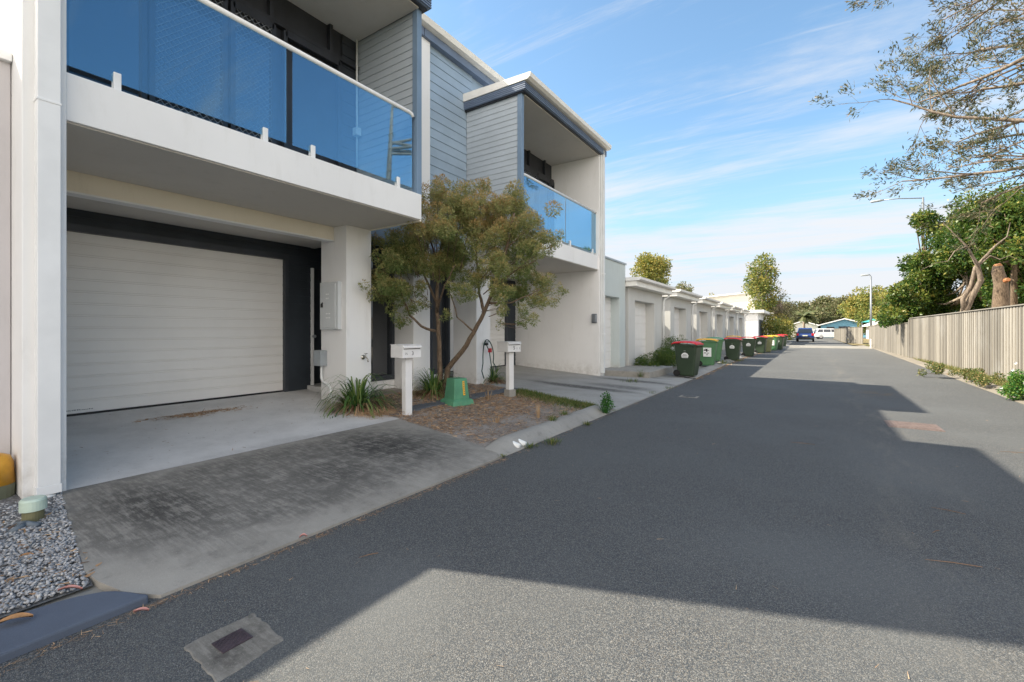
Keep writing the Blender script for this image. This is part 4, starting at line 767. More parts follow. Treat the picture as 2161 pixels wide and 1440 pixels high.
# main shrub
SH = thing('bottlebrush_shrub', 'tall bushy shrub with orange-tipped foliage and two bare leaning stems in front of the houses', 'shrub', tuple(G(933, 836, .13)))
b = MB()
def limb(pts, r0, r1):
    n = len(pts); P_ = [P(*p) for p in pts]; out = []; 
    for i in range(n - 1):
        for t in (0, .33, .66): q2 = P_[i].lerp(P_[i + 1], t); out.append(q2 + Vector((random.uniform(-1, 1), random.uniform(-1, 1), random.uniform(-1, 1))) * .012)
    out.append(P_[-1]); m_ = len(out); b.tube(out, [r0 + (r1 - r0) * (i / (m_ - 1)) ** .8 for i in range(m_)], 8)
limb([(930, 838, 9.0), (929, 775, 8.95), (926, 700, 8.9), (922, 640, 8.85), (925, 560, 8.7), (940, 470, 8.6)], .062, .022)
limb([(938, 838, 8.95), (945, 778, 8.9), (975, 742, 8.7), (1000, 700, 8.5), (1022, 660, 8.35), (1045, 600, 8.2), (1070, 520, 8.1), (1085, 450, 8.1)], .066, .02)
limb([(922, 700, 8.9), (890, 690, 8.6), (865, 665, 8.4), (850, 630, 8.2), (845, 570, 8.1)], .030, .012); limb([(1022, 660, 8.35), (1012, 620, 8.6), (1005, 540, 8.8), (1010, 450, 8.7)], .034, .014)
limb([(1045, 600, 8.2), (1090, 570, 8.0), (1130, 550, 7.9)], .03, .01); limb([(922, 640, 8.85), (895, 580, 8.8), (880, 520, 8.6)], .03, .01); limb([(1030, 640, 8.3), (1080, 640, 8.1), (1140, 610, 8.0)], .022, .008); limb([(1000, 700, 8.5), (965, 670, 8.4), (950, 620, 8.3)], .018, .008)
limb([(925, 560, 8.7), (900, 480, 8.6), (905, 430, 8.6)], .02, .01); limb([(940, 470, 8.6), (980, 430, 8.5)], .02, .01); limb([(1070, 520, 8.1), (1120, 480, 8.0)], .02, .01); limb([(922, 660, 8.85), (940, 600, 8.3), (960, 560, 8.1)], .02, .01)
SK = [(905, 430, 34), (945, 425, 34), (985, 425, 36), (1014, 402, 20), (1020, 430, 32), (1060, 428, 34), (1098, 440, 32), (1120, 462, 30), (1150, 482, 24), (1168, 500, 18), (925, 470, 40), (975, 470, 40), (1030, 475, 42), (1080, 480, 38), (1120, 500, 30), (880, 468, 26), (862, 505, 34), (900, 510, 40), (945, 520, 38), (1000, 515, 36), (1050, 520, 36), (1095, 530, 34), (1138, 535, 24), (1165, 525, 14), (840, 535, 36), (810, 545, 24), (800, 580, 22), (835, 580, 34), (880, 560, 36), (925, 565, 30), (815, 610, 26), (850, 615, 28), (825, 645, 24), (800, 620, 16), (860, 650, 20), (975, 570, 34), (1015, 590, 26), (1050, 565, 32), (1095, 575, 28), (1130, 580, 24), (1150, 600, 22), (1172, 612, 14), (1165, 640, 16), (1130, 635, 24), (1090, 625, 28), (1055, 620, 26), (1115, 660, 22), (1150, 590, 18), (985, 620, 22), (1070, 650, 18), (890, 600, 22), (955, 605, 18), (805, 520, 18), (830, 500, 20), (1110, 690, 8), (945, 660, 12), (850, 678, 16), (895, 640, 12), (1060, 690, 8)]
cl = []
for (u, v, r_) in SK:
    for _ in range(2 if r_ > 24 else 1):
        d = 8.25 + random.uniform(-.75, .75) + (0.15 if v < 450 else 0); p = P(u + random.uniform(-6, 6), v + random.uniform(-6, 6), d)
        for _ in range(5): o_ = Vector((random.gauss(0, 1), random.gauss(0, 1), random.gauss(0, 1))) * .45 * r_ / F * d; cl.append((tuple(p + o_), r_ / F * d * random.uniform(.34, .55)))
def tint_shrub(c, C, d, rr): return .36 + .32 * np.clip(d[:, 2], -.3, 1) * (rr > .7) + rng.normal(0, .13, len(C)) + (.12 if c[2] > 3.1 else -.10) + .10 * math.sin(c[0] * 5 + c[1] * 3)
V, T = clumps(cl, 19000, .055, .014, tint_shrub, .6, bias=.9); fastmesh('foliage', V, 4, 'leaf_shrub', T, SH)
for j in range(130):                     # fine twigs through the crown
    c, r_ = random.choice(cl); a = P(935, 640, 8.6) if c[2] > 1.5 else P(930, 700, 8.8); c = Vector(c); m_ = c.lerp(a, random.uniform(.15, .35)) + Vector((0, 0, -.1)); b.tube([m_, (m_ + c) / 2 + Vector((random.uniform(-.04, .04),) * 3), c], [.007, .005, .002], 4)
b.build('stems', 'bark', SH, smooth=True)
# litter and weeds
def litter(name, label, pts_fn, n, L_, W_, mat='litter', tr=(0, 1), up=0, zf=None, **k_):
    C = np.array([pts_fn() for _ in range(n)]); d = rng.normal(size=(n, 3)); d[:, 2] = np.abs(d[:, 2]) * up + .05; d = unit(d); s_ = unit(np.cross(d, np.array((0, 0, 1.0)) + .5 * rng.normal(size=(n, 3)))); l = (L_ * rng.uniform(.4, 1.5, n))[:, None]; w = W_ * rng.uniform(.6, 1.3, n)[:, None]
    V = np.stack([C - s_ * w / 2, C + s_ * w / 2, C + d * l + s_ * w * .15, C + d * l - s_ * w * .15], 1).reshape(-1, 3); return fastmesh(name, V, 4, mat, rng.uniform(*tr, n), None, kind='stuff', label=label, cat='ground cover')
def bedpt():
    while True:
        x = random.uniform(-6.8, -3.35); y = random.uniform(4.4, 8.4)
        if bed0(x) + .03 < y < bed1(x) - .03 and random.random() < .35 + .65 * (x < -4.0): return (x, y, zp(x) + random.uniform(.002, .014))
litter('leaf_litter', 'brown needle and bark litter over the garden bed', bedpt, 15000, .06, .010, tr=(0, 1))
litter('leaf_litter', 'orange brown needles heaped below the driveway corner plant', lambda: (lambda g_: (g_.x + random.gauss(0, .22), g_.y + random.gauss(0, .16), zp(g_.x) + abs(random.gauss(0, .02)) + .008))(G(790, 878, .1)), 2200, .09, .005, tr=(.3, 1), up=.15)
litter('leaf_litter', 'pile of orange dry needles on the smooth driveway before the roller door', lambda: (lambda g_: (g_.x + random.gauss(0, .12), g_.y + random.gauss(0, .30), zp(g_.x) + .012))(G(415, 870, .27)), 800, .06, .009, tr=(.2, .8))
litter('grass', 'patchy green grass at the far corner of the garden bed', lambda: (lambda x, y: (x, y, zp(x)))(*[(-4.9 + random.gauss(0, .55)), (7.75 + random.gauss(0, .22))]) if False else (lambda x: (x, bed1(x) - .08 - abs(random.gauss(0, .28)), zp(x) + .0))(random.uniform(-5.4, -3.3)), 7000, .06, .008, 'leaf_grass', (0, .8), 1.6)
def tuft(u, v, n, h, label, z=.1, spread=.1, mat='leaf_weed', name='weed', broad=False):
    g_ = G(u, v, z); r = thing(name, label, 'weed', (g_.x, g_.y, z), 'weeds along the kerbs')
    blades((g_.x, g_.y, z), n, h, .008, (.1, 1.2), 'leaf_grass' if not broad else mat, 'leaves', r, droop=1.5 / max(h, .1) * .3, rad=spread, tmin=.1, tmax=.55 if broad else .8)
    if broad:
        cl_ = [((g_.x + random.gauss(0, spread), g_.y + random.gauss(0, spread), z + random.uniform(.3, 1) * h), h * .22) for _ in range(9)]; V, T = clumps(cl_, 16000 if h < .5 else 5000, .035, .018, None); fastmesh('foliage', V, 4, mat, T * .6, r)
    return r
tuft(1278, 872, 60, .30, 'feathery bright green weed at the kerb end by the second driveway', .02, .06, broad=True)
tuft(1165, 936, 120, .07, 'low green weeds growing right beside the pipe outlets', .01, .13); tuft(1118, 944, 90, .05, 'low weeds in the joint left of the pipe outlets', .01, .1)
tuft(1238, 897, 60, .07, 'small green sprig on the kerb face past the pipe outlets', .02, .07); tuft(1165, 888, 70, .11, 'grass tuft on the kerb top of the garden bed', .11, .07); tuft(1190, 876, 50, .10, 'dry grass tuft at the bed corner behind the kerb', .11, .08, 'leaf_grass')
tuft(1060, 965, 30, .04, 'tiny weed where driveway, kerb and road meet', .01, .05); tuft(1375, 831, 60, .06, 'flat weeds in the road joint beyond the second driveway', .01, .16); tuft(1412, 820, 60, .06, 'flat yellow green weeds on the road joint toward the bins', .01, .2)
tuft(1352, 795, 70, .28, 'dry orange weed on the step before the grey garage', .1, .12, 'leaf_grass'); tuft(1330, 806, 90, .12, 'green weeds along the foot of the concrete step', .08, .3)
tuft(1525, 768, 150, .22, 'dry grass tuft behind the yellow-lidded bin', .08, .3); tuft(1560, 762, 90, .12, 'dry grass at the kerb beside the third red-lidded bin', .08, .3); tuft(1440, 789, 60, .12, 'grass tuft at the foot of the nearest red-lidded bin', .08, .15)
def stalks(u, v, h, label, z):
    g_ = G(u, v, z); r = thing('dead_stalk', label, 'dead plant', (g_.x, g_.y, z), 'dead stalks in the garden bed'); blades((g_.x, g_.y, z), 22, h, .012, (.0, .5), 'leaf_strapdry', 'leaves', r, droop=.6, rad=.05, tmin=.6, tmax=1.0)
stalks(1030, 843, .20, 'upright dead stalk between green box and second letterbox', .11); stalks(1137, 882, .22, 'pointed straw coloured dead stalk near the kerb', .1); stalks(1048, 892, .12, 'low pale dead clump in the middle of the bed', .1)
# hedge by the garages
HG = thing('hedge_bush', 'low dark green leafy bush at the foot of the first roller-door garage', 'bush', (-4.9, 16, .1)); cl = []
for i in range(44): y = random.uniform(14.9, 18.6); cl.append(((-4.65 + random.uniform(-.4, .4), y, random.uniform(.2, .72 - .08 * abs(y - 16.2))), random.uniform(.16, .26)))
V, T = clumps(cl, 6000, .05, .028, lambda c, C, d, rr: .25 + rng.normal(0, .2, len(C))); fastmesh('foliage', V, 4, 'leaf_broad', T, HG)
H2_ = thing('hedge_bush', 'taller loose bush behind the nearest red-lidded bin', 'bush', (-4.6, 19.2, .1)); cl = [((-4.75 + random.uniform(-.3, .3), random.uniform(18.3, 19.9), random.uniform(.3, 1.25)), random.uniform(.14, .24)) for _ in range(22)]
V, T = clumps(cl, 4200, .05, .024, lambda c, C, d, rr: .35 + rng.normal(0, .2, len(C))); fastmesh('foliage', V, 4, 'leaf_grass', T * .6, H2_)
# right verge grasses
litter('grass', 'dry grass and leaf litter along the right-hand verge', lambda: (lambda y: (kr(y) + .30 + abs(random.gauss(0, .42)) * (1 if y < 30 else .6), y, .09))(4 + 46 * random.random() ** 1.3), 26000, .12, .014, 'leaf_grass', (.25, 1), 1.0)
litter('leaf_litter', 'fine dry litter scattered along the left edge of the asphalt', lambda: (lambda y: (kx(y) + abs(random.gauss(0, .035)) + .005, y, .006))(random.choice((random.uniform(.2, 4.2), random.uniform(.2, 4.2), random.uniform(4.2, 14)))), 1500, .03, .003)
litter('leaf_litter', 'sparse straw bits strewn over the open asphalt', lambda: (random.uniform(-2.8, 3.3), .6 + 14 * random.random() ** 1.6, .006), 260, .035, .003, tr=(.3, 1))
def weedbush(u, v, z, h, label, flowers, lf='leaf_weed', n=14, sp=.3, name='flowering_weed'):
    g_ = G(u, v, z); r = thing(name, label, 'weed', (g_.x, g_.y, z)); cl_ = [((g_.x + random.gauss(0, sp), g_.y + random.gauss(0, sp * 1.3), z + random.uniform(.05, 1) * h), random.uniform(.07, .13)) for _ in range(n)]; V, T = clumps(cl_, 16000, .05, .026); fastmesh('foliage', V, 4, lf, T, r)
    b_ = MB()
    for c, q2 in cl_: b_.tube([(g_.x, g_.y, z), ((g_.x + c[0]) / 2, (g_.y + c[1]) / 2, c[2] * .6 + z * .4), c], [.008, .006, .003], 5)
    b_.build('stems', 'bark', r)
    for i in range(flowers):
        c = random.choice(cl_)[0]; f = MB(); cc = Vector(c) + Vector((-.05, -.1, random.uniform(.06, .28)))
        for a in range(8): an = a * math.pi / 4; f.q([cc, cc + Vector((math.cos(an - .3) * .022, -.01, math.sin(an - .3) * .022)), cc + Vector((math.cos(an) * .034, -.012, math.sin(an) * .034)), cc + Vector((math.cos(an + .3) * .022, -.01, math.sin(an + .3) * .022))])
        f.build('flower', 'petal', r)
weedbush(2148, 836, .1, .40, 'leafy green weed with white daisy flowers at the right edge', 5, n=14, sp=.14)
weedbush(2072, 782, .1, 1.0, 'young reddish green sapling growing against the fence', 0, 'leaf_yellow', 14, .16, 'sapling')
# ---------------------------------------------------------------- trees
def tree(name, label, trunk, cl, per, L_, W_, mat, bark='bark', tintf=None, group=None, flat=1.0, bias=.8, r0=.15, shell=.4, loc=None):
    r = thing(name, label, 'tree', tuple(trunk[0]), group); b_ = MB(); n = len(trunk); b_.tube(trunk, [r0 * (1 - .6 * i / (n - 1)) for i in range(n)], 9)
    for i, (c, q2) in enumerate(cl):
        if i % max(1, len(cl) // 34): continue
        c = Vector(c); t = random.uniform(.45, 1); i0 = min(n - 2, int(t * (n - 1))); a = Vector(trunk[i0]).lerp(Vector(trunk[i0 + 1]), t * (n - 1) - i0); m_ = (a + c) / 2 + Vector((0, 0, -.12 * (c - a).length)); b_.tube([a, m_, c], [r0 * .4, r0 * .25, r0 * .08], 5)
    b_.build('trunk', bark, r, smooth=True); V, T = clumps(cl, per, L_, W_, tintf, shell, flat, bias); fastmesh('crown', V, 4, mat, T, r); return r
def sub(u, v, d, ru, n, r_, rv=None, dd=None):    # random clumps filling an ellipse seen at depth d
    out = []; rv = rv or ru; dd = dd or ru / F * d
    for _ in range(n):
        while True:
            a, b2, c2 = (random.uniform(-1, 1) for _ in range(3))
            if .25 < a * a + b2 * b2 + c2 * c2 < 1: break
        out.append((tuple(P(u + a * ru, v + b2 * rv, d + c2 * dd)), r_ * random.uniform(.7, 1.3) / F * d))
    return out
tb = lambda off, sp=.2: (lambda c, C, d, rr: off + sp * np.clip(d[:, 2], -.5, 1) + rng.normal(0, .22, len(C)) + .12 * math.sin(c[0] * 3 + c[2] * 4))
# dense leafy trees behind the right fence
t0 = P(1945, 676, 27); t0.z = 0
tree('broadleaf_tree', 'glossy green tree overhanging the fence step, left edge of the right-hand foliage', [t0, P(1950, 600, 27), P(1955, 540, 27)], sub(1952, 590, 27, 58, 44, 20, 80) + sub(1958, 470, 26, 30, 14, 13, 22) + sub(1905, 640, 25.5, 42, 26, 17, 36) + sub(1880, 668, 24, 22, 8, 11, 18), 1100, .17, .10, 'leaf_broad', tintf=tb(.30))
t0 = P(2040, 655, 24); t0.z = 0
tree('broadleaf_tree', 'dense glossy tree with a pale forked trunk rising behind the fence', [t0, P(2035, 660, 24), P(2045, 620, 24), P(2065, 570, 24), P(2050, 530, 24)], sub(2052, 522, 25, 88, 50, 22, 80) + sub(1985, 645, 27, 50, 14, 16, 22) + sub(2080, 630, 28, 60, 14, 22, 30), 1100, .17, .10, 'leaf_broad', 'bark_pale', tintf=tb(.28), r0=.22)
b = MB(); q3 = P(2035, 664, 18.6); q3.z = 0; b.tube([q3, P(2034, 664, 18.6), P(2050, 630, 18.4), P(2070, 592, 18.2), P(2064, 562, 18.2), P(2040, 520, 18.4), P(1990, 470, 18.4)], [.14, .13, .10, .10, .07, .035, .008], 10); b.tube([P(2036, 664, 18.6), P(2032, 632, 18.5), P(2050, 602, 18.5), P(2058, 565, 18.4), P(2100, 520, 18.2), P(2125, 500, 18.2), P(2132, 470, 18.4)], [.11, .08, .08, .065, .04, .02, .006], 10); b.tube([P(2064, 562, 18.2), P(2090, 540, 18.2), P(2110, 548, 18.0), P(2130, 540, 17.8), P(2165, 556, 17.5)], [.03, .025, .02, .012, .004], 7); b.tube([P(2040, 520, 18.4), P(2015, 530, 18.3), P(2000, 552, 18.2), P(1975, 555, 18.1), P(1940, 572, 18)], [.03, .02, .016, .01, .004], 7); o = b.build('forked_trunk', 'bark_mid', smooth=True, label='bare pale twisted forked trunk leaning above the fence', cat='trunk')
t0 = P(2140, 640, 20); t0.z = 0
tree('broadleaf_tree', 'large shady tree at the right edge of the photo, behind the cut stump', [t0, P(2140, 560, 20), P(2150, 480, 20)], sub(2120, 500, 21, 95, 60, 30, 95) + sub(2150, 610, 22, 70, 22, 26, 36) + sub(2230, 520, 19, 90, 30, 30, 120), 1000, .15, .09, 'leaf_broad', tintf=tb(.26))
st = thing('cut_trunk', 'thick lopped tree trunk with raw orange cuts standing above the fence', 'trunk', (0, 0, 0)); c0 = P(2110, 640, 16.5); st.location = (c0.x, c0.y, 0); b = MB(); b.tube([(c0.x, c0.y, 0), P(2112, 640, 16.5), P(2113, 600, 16.5), P(2106, 575, 16.5), P(2106, 562, 16.5)], [.26, .23, .2, .17, .14], 12); b.build('trunk', 'bark', st, smooth=True); b = MB(); b.tube([P(2106, 563, 16.5), P(2104, 558, 16.5)], [.13, .10], 9); b.tube([P(2118, 594, 16.4), P(2128, 590, 16.2)], [.10, .07], 8); b.build('cut_face', 'cut_wood', st)
# sparse overhanging tree (upper right)
GT = thing('gum_tree', 'tall sparse tree with fine leaves and bare pale branches overhanging from the right', 'tree', (9.5, 16.5, 0)); b = MB(); ends = []
rnd = random.Random(5)
def grow(p, d, r, ln, lvl):
    pts = [p]; rad = [r]; n = 5
    for i in range(n):
        d = (d + Vector((rnd.gauss(0, .13), rnd.gauss(0, .13), rnd.gauss(0, .11) + .02))).normalized(); p = p + d * ln / n; pts.append(p); rad.append(r * (1 - .62 * (i + 1) / n))
        if lvl < 3 and i >= 1 and rnd.random() < (.95 if lvl < 2 else .7):
            a = Vector((rnd.gauss(0, 1), rnd.gauss(0, 1), rnd.gauss(0, .7))); a = (a - d * a.dot(d)).normalized(); grow(p, (d * .75 + a * .65).normalized(), rad[-1] * .62, ln * rnd.uniform(.42, .62), lvl + 1)
    b.tube(pts, rad, 7 if lvl < 2 else 4, cap=False)
    if lvl >= 2: ends.extend([(pts[-1], d), (pts[-2], d)] + ([(pts[-3], d)] if lvl == 3 else []))
trk = [Vector((9.6, 17.0, 0)), Vector((9.4, 16.9, 3)), Vector((9.0, 16.7, 6)), Vector((8.6, 16.6, 8.5)), Vector((8.3, 16.5, 11)), Vector((8.1, 16.5, 13.5))]; b.tube(trk, [.32, .28, .22, .17, .12, .06], 10)
for (a, u, v, dd, r) in ((2, 1845, 290, 15.0, .07), (2, 1900, 410, 15.5, .07), (3, 1930, 200, 15.2, .08), (4, 1890, 20, 15.6, .07), (3, 2010, 330, 16.0, .08), (4, 2000, 60, 15.2, .07), (2, 1990, 380, 14.6, .06), (3, 1960, 130, 16.0, .07), (4, 1990, -80, 15.6, .07), (3, 2060, 250, 13.8, .07), (2, 2040, 300, 17, .07), (4, 2100, 0, 15, .07), (5, 2050, -60, 16, .05), (3, 2090, 150, 17.5, .06), (2, 2080, 420, 15.5, .07), (3, 2030, 180, 14.6, .06), (3, 2110, 60, 16, .06), (4, 2060, 100, 15, .06), (2, 2110, 340, 15, .06), (3, 2130, 230, 15.5, .06), (4, 1950, 60, 15.4, .06), (3, 1985, 240, 15.0, .05), (2, 2020, 400, 16.2, .05)):
    p0 = trk[a] + Vector((0, 0, rnd.uniform(-.6, .6))); p1 = P(u, v, dd); d = p1 - p0; ln = d.length; m_ = p0 + d * .35 + Vector((0, 0, -.25)); b.tube([p0, m_, p0 + d * .6 + Vector((0, 0, .12))], [r * 1.2, r, r * .75], 7, cap=False); q2 = p0 + d * .6 + Vector((0, 0, .12)); grow(q2, (p1 - q2).normalized(), r * .72, (p1 - q2).length * .95, 1)
    for t in (.3, .45): grow(p0 + d * t, (d.normalized() + Vector((rnd.gauss(0, .5), rnd.gauss(0, .5), rnd.gauss(0, .4)))).normalized(), r * .5, ln * .35, 2)
b.build('branches', 'bark_mid', GT, smooth=True)
C = []; D = []
for (p, d) in ends:
    if rnd.random() < .42: continue
    for _ in range(rnd.randint(16, 38)): C.append(tuple(p + Vector((rnd.gauss(0, .10), rnd.gauss(0, .10), rnd.gauss(0, .08))))); D.append(tuple(d))
V = leafquads(np.array(C), .15, .036, dirs=np.array(D) * .8); Tg = rng.uniform(0, 1, len(C)); V2, T2 = clumps([((random.gauss(9.6, .8), random.gauss(17, 1.2), random.uniform(2.6, 8.5)), random.uniform(.35, .6)) for _ in range(34)], 700, .15, .05)
V = np.concatenate([V, V2]); fastmesh('crown', V, 4, 'leaf_gum', np.concatenate([Tg, T2]), GT)
# trees beyond the garages and down the street
def far_tree(u0, vt, vb, w, d, n, label, mat='leaf_yellow', off=.45, per=150, L_=.32, W_=.2, name='street_tree', bark='bark_pale', r0=.16, crown=.8, cr=.22, group=None):
    t0 = P(u0, 690, d); t0.z = 0; vc = vt + (vb - vt) * crown * .5; top = P(u0, vt + (vb - vt) * .2, d)
    return tree(name, label, [t0, P(u0 + 1, (vt + vb) / 2, d), top], sub(u0, vc, d, w / 2 * .85, n, w * cr, (vb - vt) * crown * .45), per, L_, W_, mat, bark, tb(off), r0=r0, group=group)
far_tree(1374, 537, 625, 74, 62, 46, 'rounded yellow green tree showing above the first roller-door garage', off=.6, crown=.9, cr=.2)
far_tree(1442, 600, 640, 44, 75, 16, 'low flat-topped tree crown peeking over the second garage roof', 'leaf_far', .6, crown=.6, name='street_tree'); far_tree(1506, 620, 660, 26, 90, 10, 'small round tree crown peeking over the third garage roof', off=.5); far_tree(1322, 575, 640, 8, 60, 4, 'sliver of a tree at the edge of the grey box', 'leaf_far')
far_tree(1608, 538, 700, 74, 50, 60, 'tallest street tree, narrow and airy, beside the cream building', off=.42, crown=.92, per=190, cr=.17, L_=.26, W_=.16)
far_tree(1645, 612, 712, 74, 51, 46, 'wispy drooping tree leaning toward the road beside the bins', 'leaf_far', .75, crown=1.05, per=170, L_=.26, W_=.09, cr=.15)
cl = sub(1632, 690, 48, 34, 24, 13, 24) + sub(1655, 708, 52, 18, 10, 8, 10); SB_ = thing('roadside_shrub', 'yellow green shrubs crowding the bend behind the last bins', 'shrub', tuple(P(1640, 722, 50))); V, T = clumps(cl, 240, .24, .13, tb(.5)); fastmesh('foliage', V, 4, 'leaf_yellow', T, SB_)
names = ['olive', 'grey green', 'yellow green', 'dark green', 'dull brown green']
for i, (u, vt, w, d) in enumerate(((1660, 655, 60, 120), (1700, 650, 56, 130), (1738, 640, 60, 125), (1768, 638, 52, 118), (1790, 632, 56, 110), (1815, 622, 56, 92), (1845, 612, 60, 78), (1872, 620, 50, 66), (1720, 660, 50, 105), (1680, 668, 50, 108), (1752, 655, 44, 108), (1630, 660, 50, 125), (1900, 610, 60, 60))):
    far_tree(u, vt - 9, 712, w * 1.15, d, 40, ('%s bushland tree ' % names[i % 5]) + ('far behind the palm', 'right of the palm at the road end', 'above the blue house', 'above the right end of the blue house', 'above the teal canopy', 'left of the slim lamp post', 'just right of the slim lamp post', 'between lamp post and the big leafy trees', 'low, directly behind the blue house gable', 'low, directly above the blue car', 'low, behind the white car', 'farthest left, behind the tall street tree', 'tucked behind the overhanging fence foliage')[i], 'leaf_far' if i not in (5, 6, 7, 12) else 'leaf_yellow',   .5, 75 if d > 100 else 110, .55 * d / 110, .36 * d / 110, 'bushland_tree', crown=1.0, cr=.2, group='trees at the end of the street', r0=.25)
# a few more behind as one wooded mass
cl = []
for i in range(170): a = random.uniform(-60, 130); cl.append(((a, 190 + random.uniform(-12, 25), random.uniform(0, 7.5 + 1.5 * math.sin(a * .07))), random.uniform(2, 3.4)))
V, T = clumps(cl, 26, 1.0, .7, tb(.45)); fastmesh('far_wood', V, 4, 'leaf_far', T, None, kind='stuff', label='far wooded ridge closing the end of the street', cat='wood')
# palm
t0 = P(1696, 704, 88); t0.z = 0; PM = thing('palm_tree', 'lone palm with drooping fronds standing behind the blue car', 'palm', tuple(t0)); top = P(1697, 668, 88); MB().tube([t0, (t0 + top) / 2, top], [.28, .22, .18], 8).build('trunk', 'bark_pale', PM)
V = []; T = []
for i in range(22):
    a = random.uniform(0, 6.28); e = random.uniform(-.2, 1.0); p = top.copy(); d = Vector((math.cos(a) * math.cos(e), math.sin(a) * math.cos(e), math.sin(e)))
    for j in range(7):
        q2 = p + d * .38; s_ = d.cross(Z_).normalized()
        for k2 in (-1, 1): V += [tuple(p), tuple(q2), tuple(q2 + s_ * .42 * k2 - Z_ * .28), tuple(p + s_ * .42 * k2 - Z_ * .28)]; T.append(random.uniform(.2, .7))
        p = q2; d = (d - Z_ * .2).normalized()
fastmesh('fronds', np.array(V), 4, 'leaf_far', np.array(T), PM)
# ---------------------------------------------------------------- far houses
def gable(name, label, x0, x1, y0, y1, h, rh, wall, roof, ov=.5, ridge='y'):
    r = thing(name, label, 'house', ((x0 + x1) / 2, y0, 0)); mx = (x0 + x1) / 2
    MB().prism([(x0, y0, 0), (x1, y0, 0), (x1, y0, h), (mx, y0, h + rh), (x0, y0, h)], (0, y1 - y0, 0)).build('wall', wall, r)
    k_ = rh / (mx - x0); b_ = MB(); b_.prism([(x0 - ov, y0 - ov, h - ov * k_ + .03), (mx, y0 - ov, h + rh + .03), (x1 + ov, y0 - ov, h - ov * k_ + .03), (x1 + ov, y0 - ov, h - ov * k_ + .22), (mx, y0 - ov, h + rh + .24), (x0 - ov, y0 - ov, h - ov * k_ + .22)], (0, y1 - y0 + 2 * ov, 0)); b_.build('roof', roof, r); return r
r = gable('blue_house', 'light blue house with low white gable roof at the end of the street', 1.5, 9.2, 112, 122, 2.45, 1.15, 'wall_sky_blue', 'roof_white')
for x in (2.4, 7.4): w_ = MB().box(x, x + 1.3, 111.93, 112.0, .9, 2.1).build('window', 'frame_black', r)
MB().box(4.4, 6.2, 111.92, 112, 0, 2.2).build('garage_door', 'frame_black', r)
gable('white_roof_house', 'house with a bright white pitched roof behind the end fences', 7.2, 15.5, 78, 92, 2.2, 1.9, 'far_wall', 'roof_white'); gable('white_roof_house', 'small white-roofed house left of the blue one, glimpsed past the car', -4.5, 1.0, 118, 126, 2.4, .9, 'far_wall', 'roof_white'); gable('white_roof_house', 'low pale-roofed house at far left of the street end, behind the shrubs', -14, -6.5, 108, 118, 2.2, .7, 'far_wall', 'roof_white')
r = thing('shade_canopy', 'small teal peaked shade canopy between the blue house and the white roof', 'canopy', (8.8, 96, 0)); b = MB(); c = (9.0, 96, 3.55)
for i in range(4): a0 = math.pi / 4 + i * math.pi / 2; a1 = a0 + math.pi / 2; b.q([c, (9 + 3.2 * math.cos(a0), 96 + 3.2 * math.sin(a0), 2.75), (9 + 3.2 * math.cos(a1), 96 + 3.2 * math.sin(a1), 2.75)])
b.build('cloth', 'teal_cloth', r); b = MB()
for i in range(4): a0 = math.pi / 4 + i * math.pi / 2; b.tube([(9 + 3.1 * math.cos(a0), 96 + 3.1 * math.sin(a0), 0), (9 + 3.1 * math.cos(a0), 96 + 3.1 * math.sin(a0), 2.75)], .05, 6)
b.build('posts', 'steel', r)
for i, (u, lab) in enumerate(((1725, 'left one of the two clipped conical shrubs by the blue house'), (1751, 'right one of the two clipped conical shrubs by the blue house'))):
    t0 = P(u, 714, 99); t0.z = 0; r = thing('conical_shrub', lab, 'shrub', tuple(t0), 'clipped shrubs by the blue house'); V, T = clumps([((t0.x, t0.y, .6 + .45 * j), 1.0 - .2 * j) for j in range(5)], 140, .25, .15, tb(.25)); fastmesh('foliage', V, 4, 'leaf_weed', T * .5, r)
# lamp posts
def lamp(x, y, h, arm, label, r_):
    r = thing('street_lamp', label, 'street lamp', (x, y, 0)); MB().tube([(x, y, 0), (x, y, h)], [r_, r_ * .6], 10).build('pole', 'steel', r, smooth=True)
    b_ = MB(); b_.tube([(x, y, h - .05), (x - arm * .6, y, h + .12), (x - arm, y, h + .15)], .035, 8); b_.build('arm', 'steel', r, smooth=True)
    b_ = MB(); b_.tube([(x - arm + .05, y, h + .15), (x - arm - .15, y, h + .15), (x - arm - .6, y, h + .12), (x - arm - .68, y, h + .11)], [.05, .09, .08, .03], 8); b_.build('lamp_head', 'metal_grey', r, smooth=True)
p_ = P(1838, 697, 43); lamp(p_.x, p_.y, 6.6, .12, 'slim pale lamp post standing alone above the far right fence', .11)
p_ = P(1948, 697, 29.5); lamp(p_.x, p_.y, 10.15, 2.05, 'taller lamp post hidden in the leafy trees, its arm reaching out left', .10)
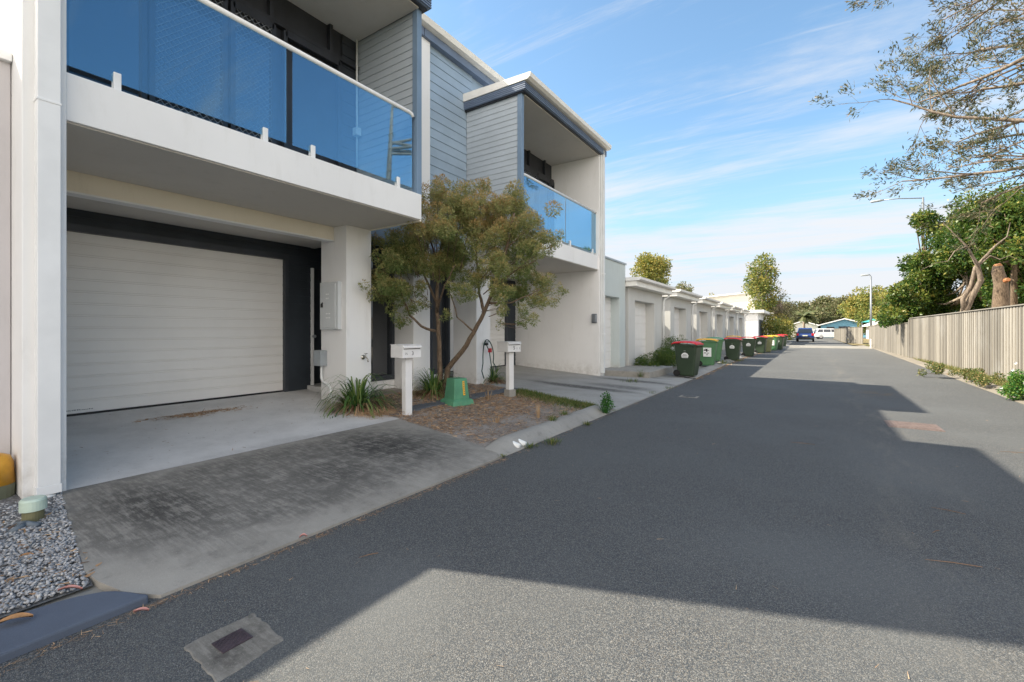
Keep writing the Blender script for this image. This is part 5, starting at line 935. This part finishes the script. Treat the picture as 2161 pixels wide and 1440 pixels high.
# ---------------------------------------------------------------- cars
def car(label, loc, rz, paint, name):
    r = thing(name, label, 'car', loc); r.rotation_euler.z = rz
    def sect(zs, xs, ws): return zs, xs, ws
    b_ = MB(); prof = [(-2.2, .35), (-2.22, .75), (-2.12, 1.02), (-1.0, 1.05), (.9, 1.05), (1.9, .95), (2.2, .78), (2.22, .38)]; W_ = .93; g = []
    for (y, f) in ((-W_, .97), (-W_ * .97, 1.0), (0, 1.012), (W_ * .97, 1.0), (W_, .97)): g.append([len(b_.v) + i for i in range(len(prof))]); b_.v += [(x * (f if abs(y) > .92 else 1), y, z * (1 if abs(y) < .92 else .985)) for x, z in prof]
    for i in range(4):
        for j in range(len(prof)): k2 = (j + 1) % len(prof); b_.f.append((g[i][j], g[i][k2], g[i + 1][k2], g[i + 1][j]))
    b_.f.append(tuple(g[0])); b_.f.append(tuple(g[4])[::-1]); body = b_.build('body', paint, r, .04, local=True)
    b_ = MB(); n = 0; lo = [(-2.08, 1.04), (-1.72, 1.66), (-1.45, 1.72), (.35, 1.70), (.55, 1.64), (1.25, 1.04)]
    b_.v = [(x, y * (.86 if z < 1.1 else .70), z) for y in (-1, 1) for x, z in lo]; m_ = len(lo); b_.f = [tuple(range(m_)), tuple(range(m_, 2 * m_))[::-1]] + [(i, i + m_, (i + 1) % m_ + m_, (i + 1) % m_) for i in range(m_)]; b_.build('cabin', paint, r, .03, local=True)
    w = MB()
    for s_ in (-1, 1):
        for (xa_, xb2) in ((-1.75, -1.05), (-.95, .0), (.08, .85)):
            w.q([(xa_ + (-.06 if xa_ < -1.5 else 0), s_ * .852, 1.12), (xb2 + (.12 if xb2 > .5 else 0), s_ * .852, 1.12), (xb2 - (.35 if xb2 > .5 else 0), s_ * .735, 1.58), (xa_ + (.12 if xa_ < -1.5 else 0), s_ * .735, 1.58)])
    w.build('side_window', 'car_glass', r, local=True); MB().q([(-2.075, -.76, 1.12), (-2.075, .76, 1.12), (-1.80, .64, 1.58), (-1.80, -.64, 1.58)]).build('rear_window', 'car_glass', r, local=True)
    MB().q([(1.20, -.76, 1.10), (1.20, .76, 1.10), (.62, .64, 1.60), (.62, -.64, 1.60)]).build('windscreen', 'car_glass', r, local=True)
    for x in (-1.35, 1.35):
        for s_ in (-1, 1): t_ = MB().disc((x, s_ * .83 - .1, .34), .34, .2, 20, 'y').build('wheel', 'tyre', r, .02, local=True); MB().disc((x, s_ * .84 - .105, .34), .2, .21, 12, 'y').build('rim', 'rim', t_, local=True)
    for s_ in (-1, 1): MB().box(-2.26, -2.12, s_ * .78 - .12, s_ * .78 + .12, .78, 1.06).build('tail_light', 'lamp_red', r, .02, local=True); MB().box(2.1, 2.25, s_ * .7 - .15, s_ * .7 + .15, .65, .8).build('headlight', 'rim', r, .02, local=True)
    MB().box(-2.27, -2.2, -.26, .26, .72, .84).build('number_plate', 'plate', r, .004, local=True); MB().box(-2.28, -2.15, -.88, .88, .36, .56).build('bumper', 'plastic_black' if paint == 'car_blue' else paint, r, .03, local=True); MB().box(.7, .85, -1.08, -.9, 1.06, 1.2).build('mirror', paint, r, .02, local=True); MB().box(.7, .85, .9, 1.08, 1.06, 1.2).build('mirror', paint, r, .02, local=True)
    return r
c0 = G(1699, 722); car('blue hatchback parked at the bend, seen from behind', (c0.x, c0.y + 2, 0), math.radians(90), 'car_blue', 'parked_car')
c0 = P(1750, 716, 74); car('white wagon standing across the road end, seen side-on', (c0.x, c0.y, 0), math.radians(12), 'car_white', 'parked_car')
# climbing weeds and saplings on the fence foot, more growth on the verge
weedbush(1945, 752, .1, .5, 'pale yellow green seedlings at the fence foot just after the step', 0, 'leaf_yellow', 10, .25, 'seedling')
weedbush(1900, 742, .1, .7, 'yellow leafed creeper hanging on the lower fence', 0, 'leaf_yellow', 8, .12, 'creeper')
weedbush(1975, 790, .1, .3, 'low straggly green weeds between kerb and fence in the middle of the right verge', 0, 'leaf_grass', 7, .16, 'weed_patch')
weedbush(2090, 812, .1, .22, 'low green weeds just left of the daisy plant', 0, 'leaf_grass', 7, .16, 'weed_patch')
weedbush(2050, 802, .1, .25, 'dry low weeds beneath the fence sapling', 0, 'leaf_grass', 7, .16, 'weed_patch')
# crumbs of leaf between the stones, and grit along the gutter
litter('leaf_litter', 'brown leaf crumbs scattered through the gravel', lambda: (lambda x, y: (x, y, .055 + (-3.33 - x) * .029))(random.uniform(-5.2, -3.4), random.uniform(.2, .85)), 260, .035, .014, tr=(0, .9))
litter('leaf_litter', 'dry leaves gathered along the foot of the farther kerb', lambda: (lambda y: (kx(y) + abs(random.gauss(0, .08)) + .01, y, .008))(random.uniform(14, 46)), 2500, .05, .012, tr=(.3, 1))
litter('leaf_litter', 'brown leaf crumbs on the smooth driveway apron', lambda: (lambda x, y: (x, y, zp(x) + .012))(random.uniform(-8.0, -5.3), random.uniform(1.2, 4.6)), 170, .03, .006, tr=(0, .6))
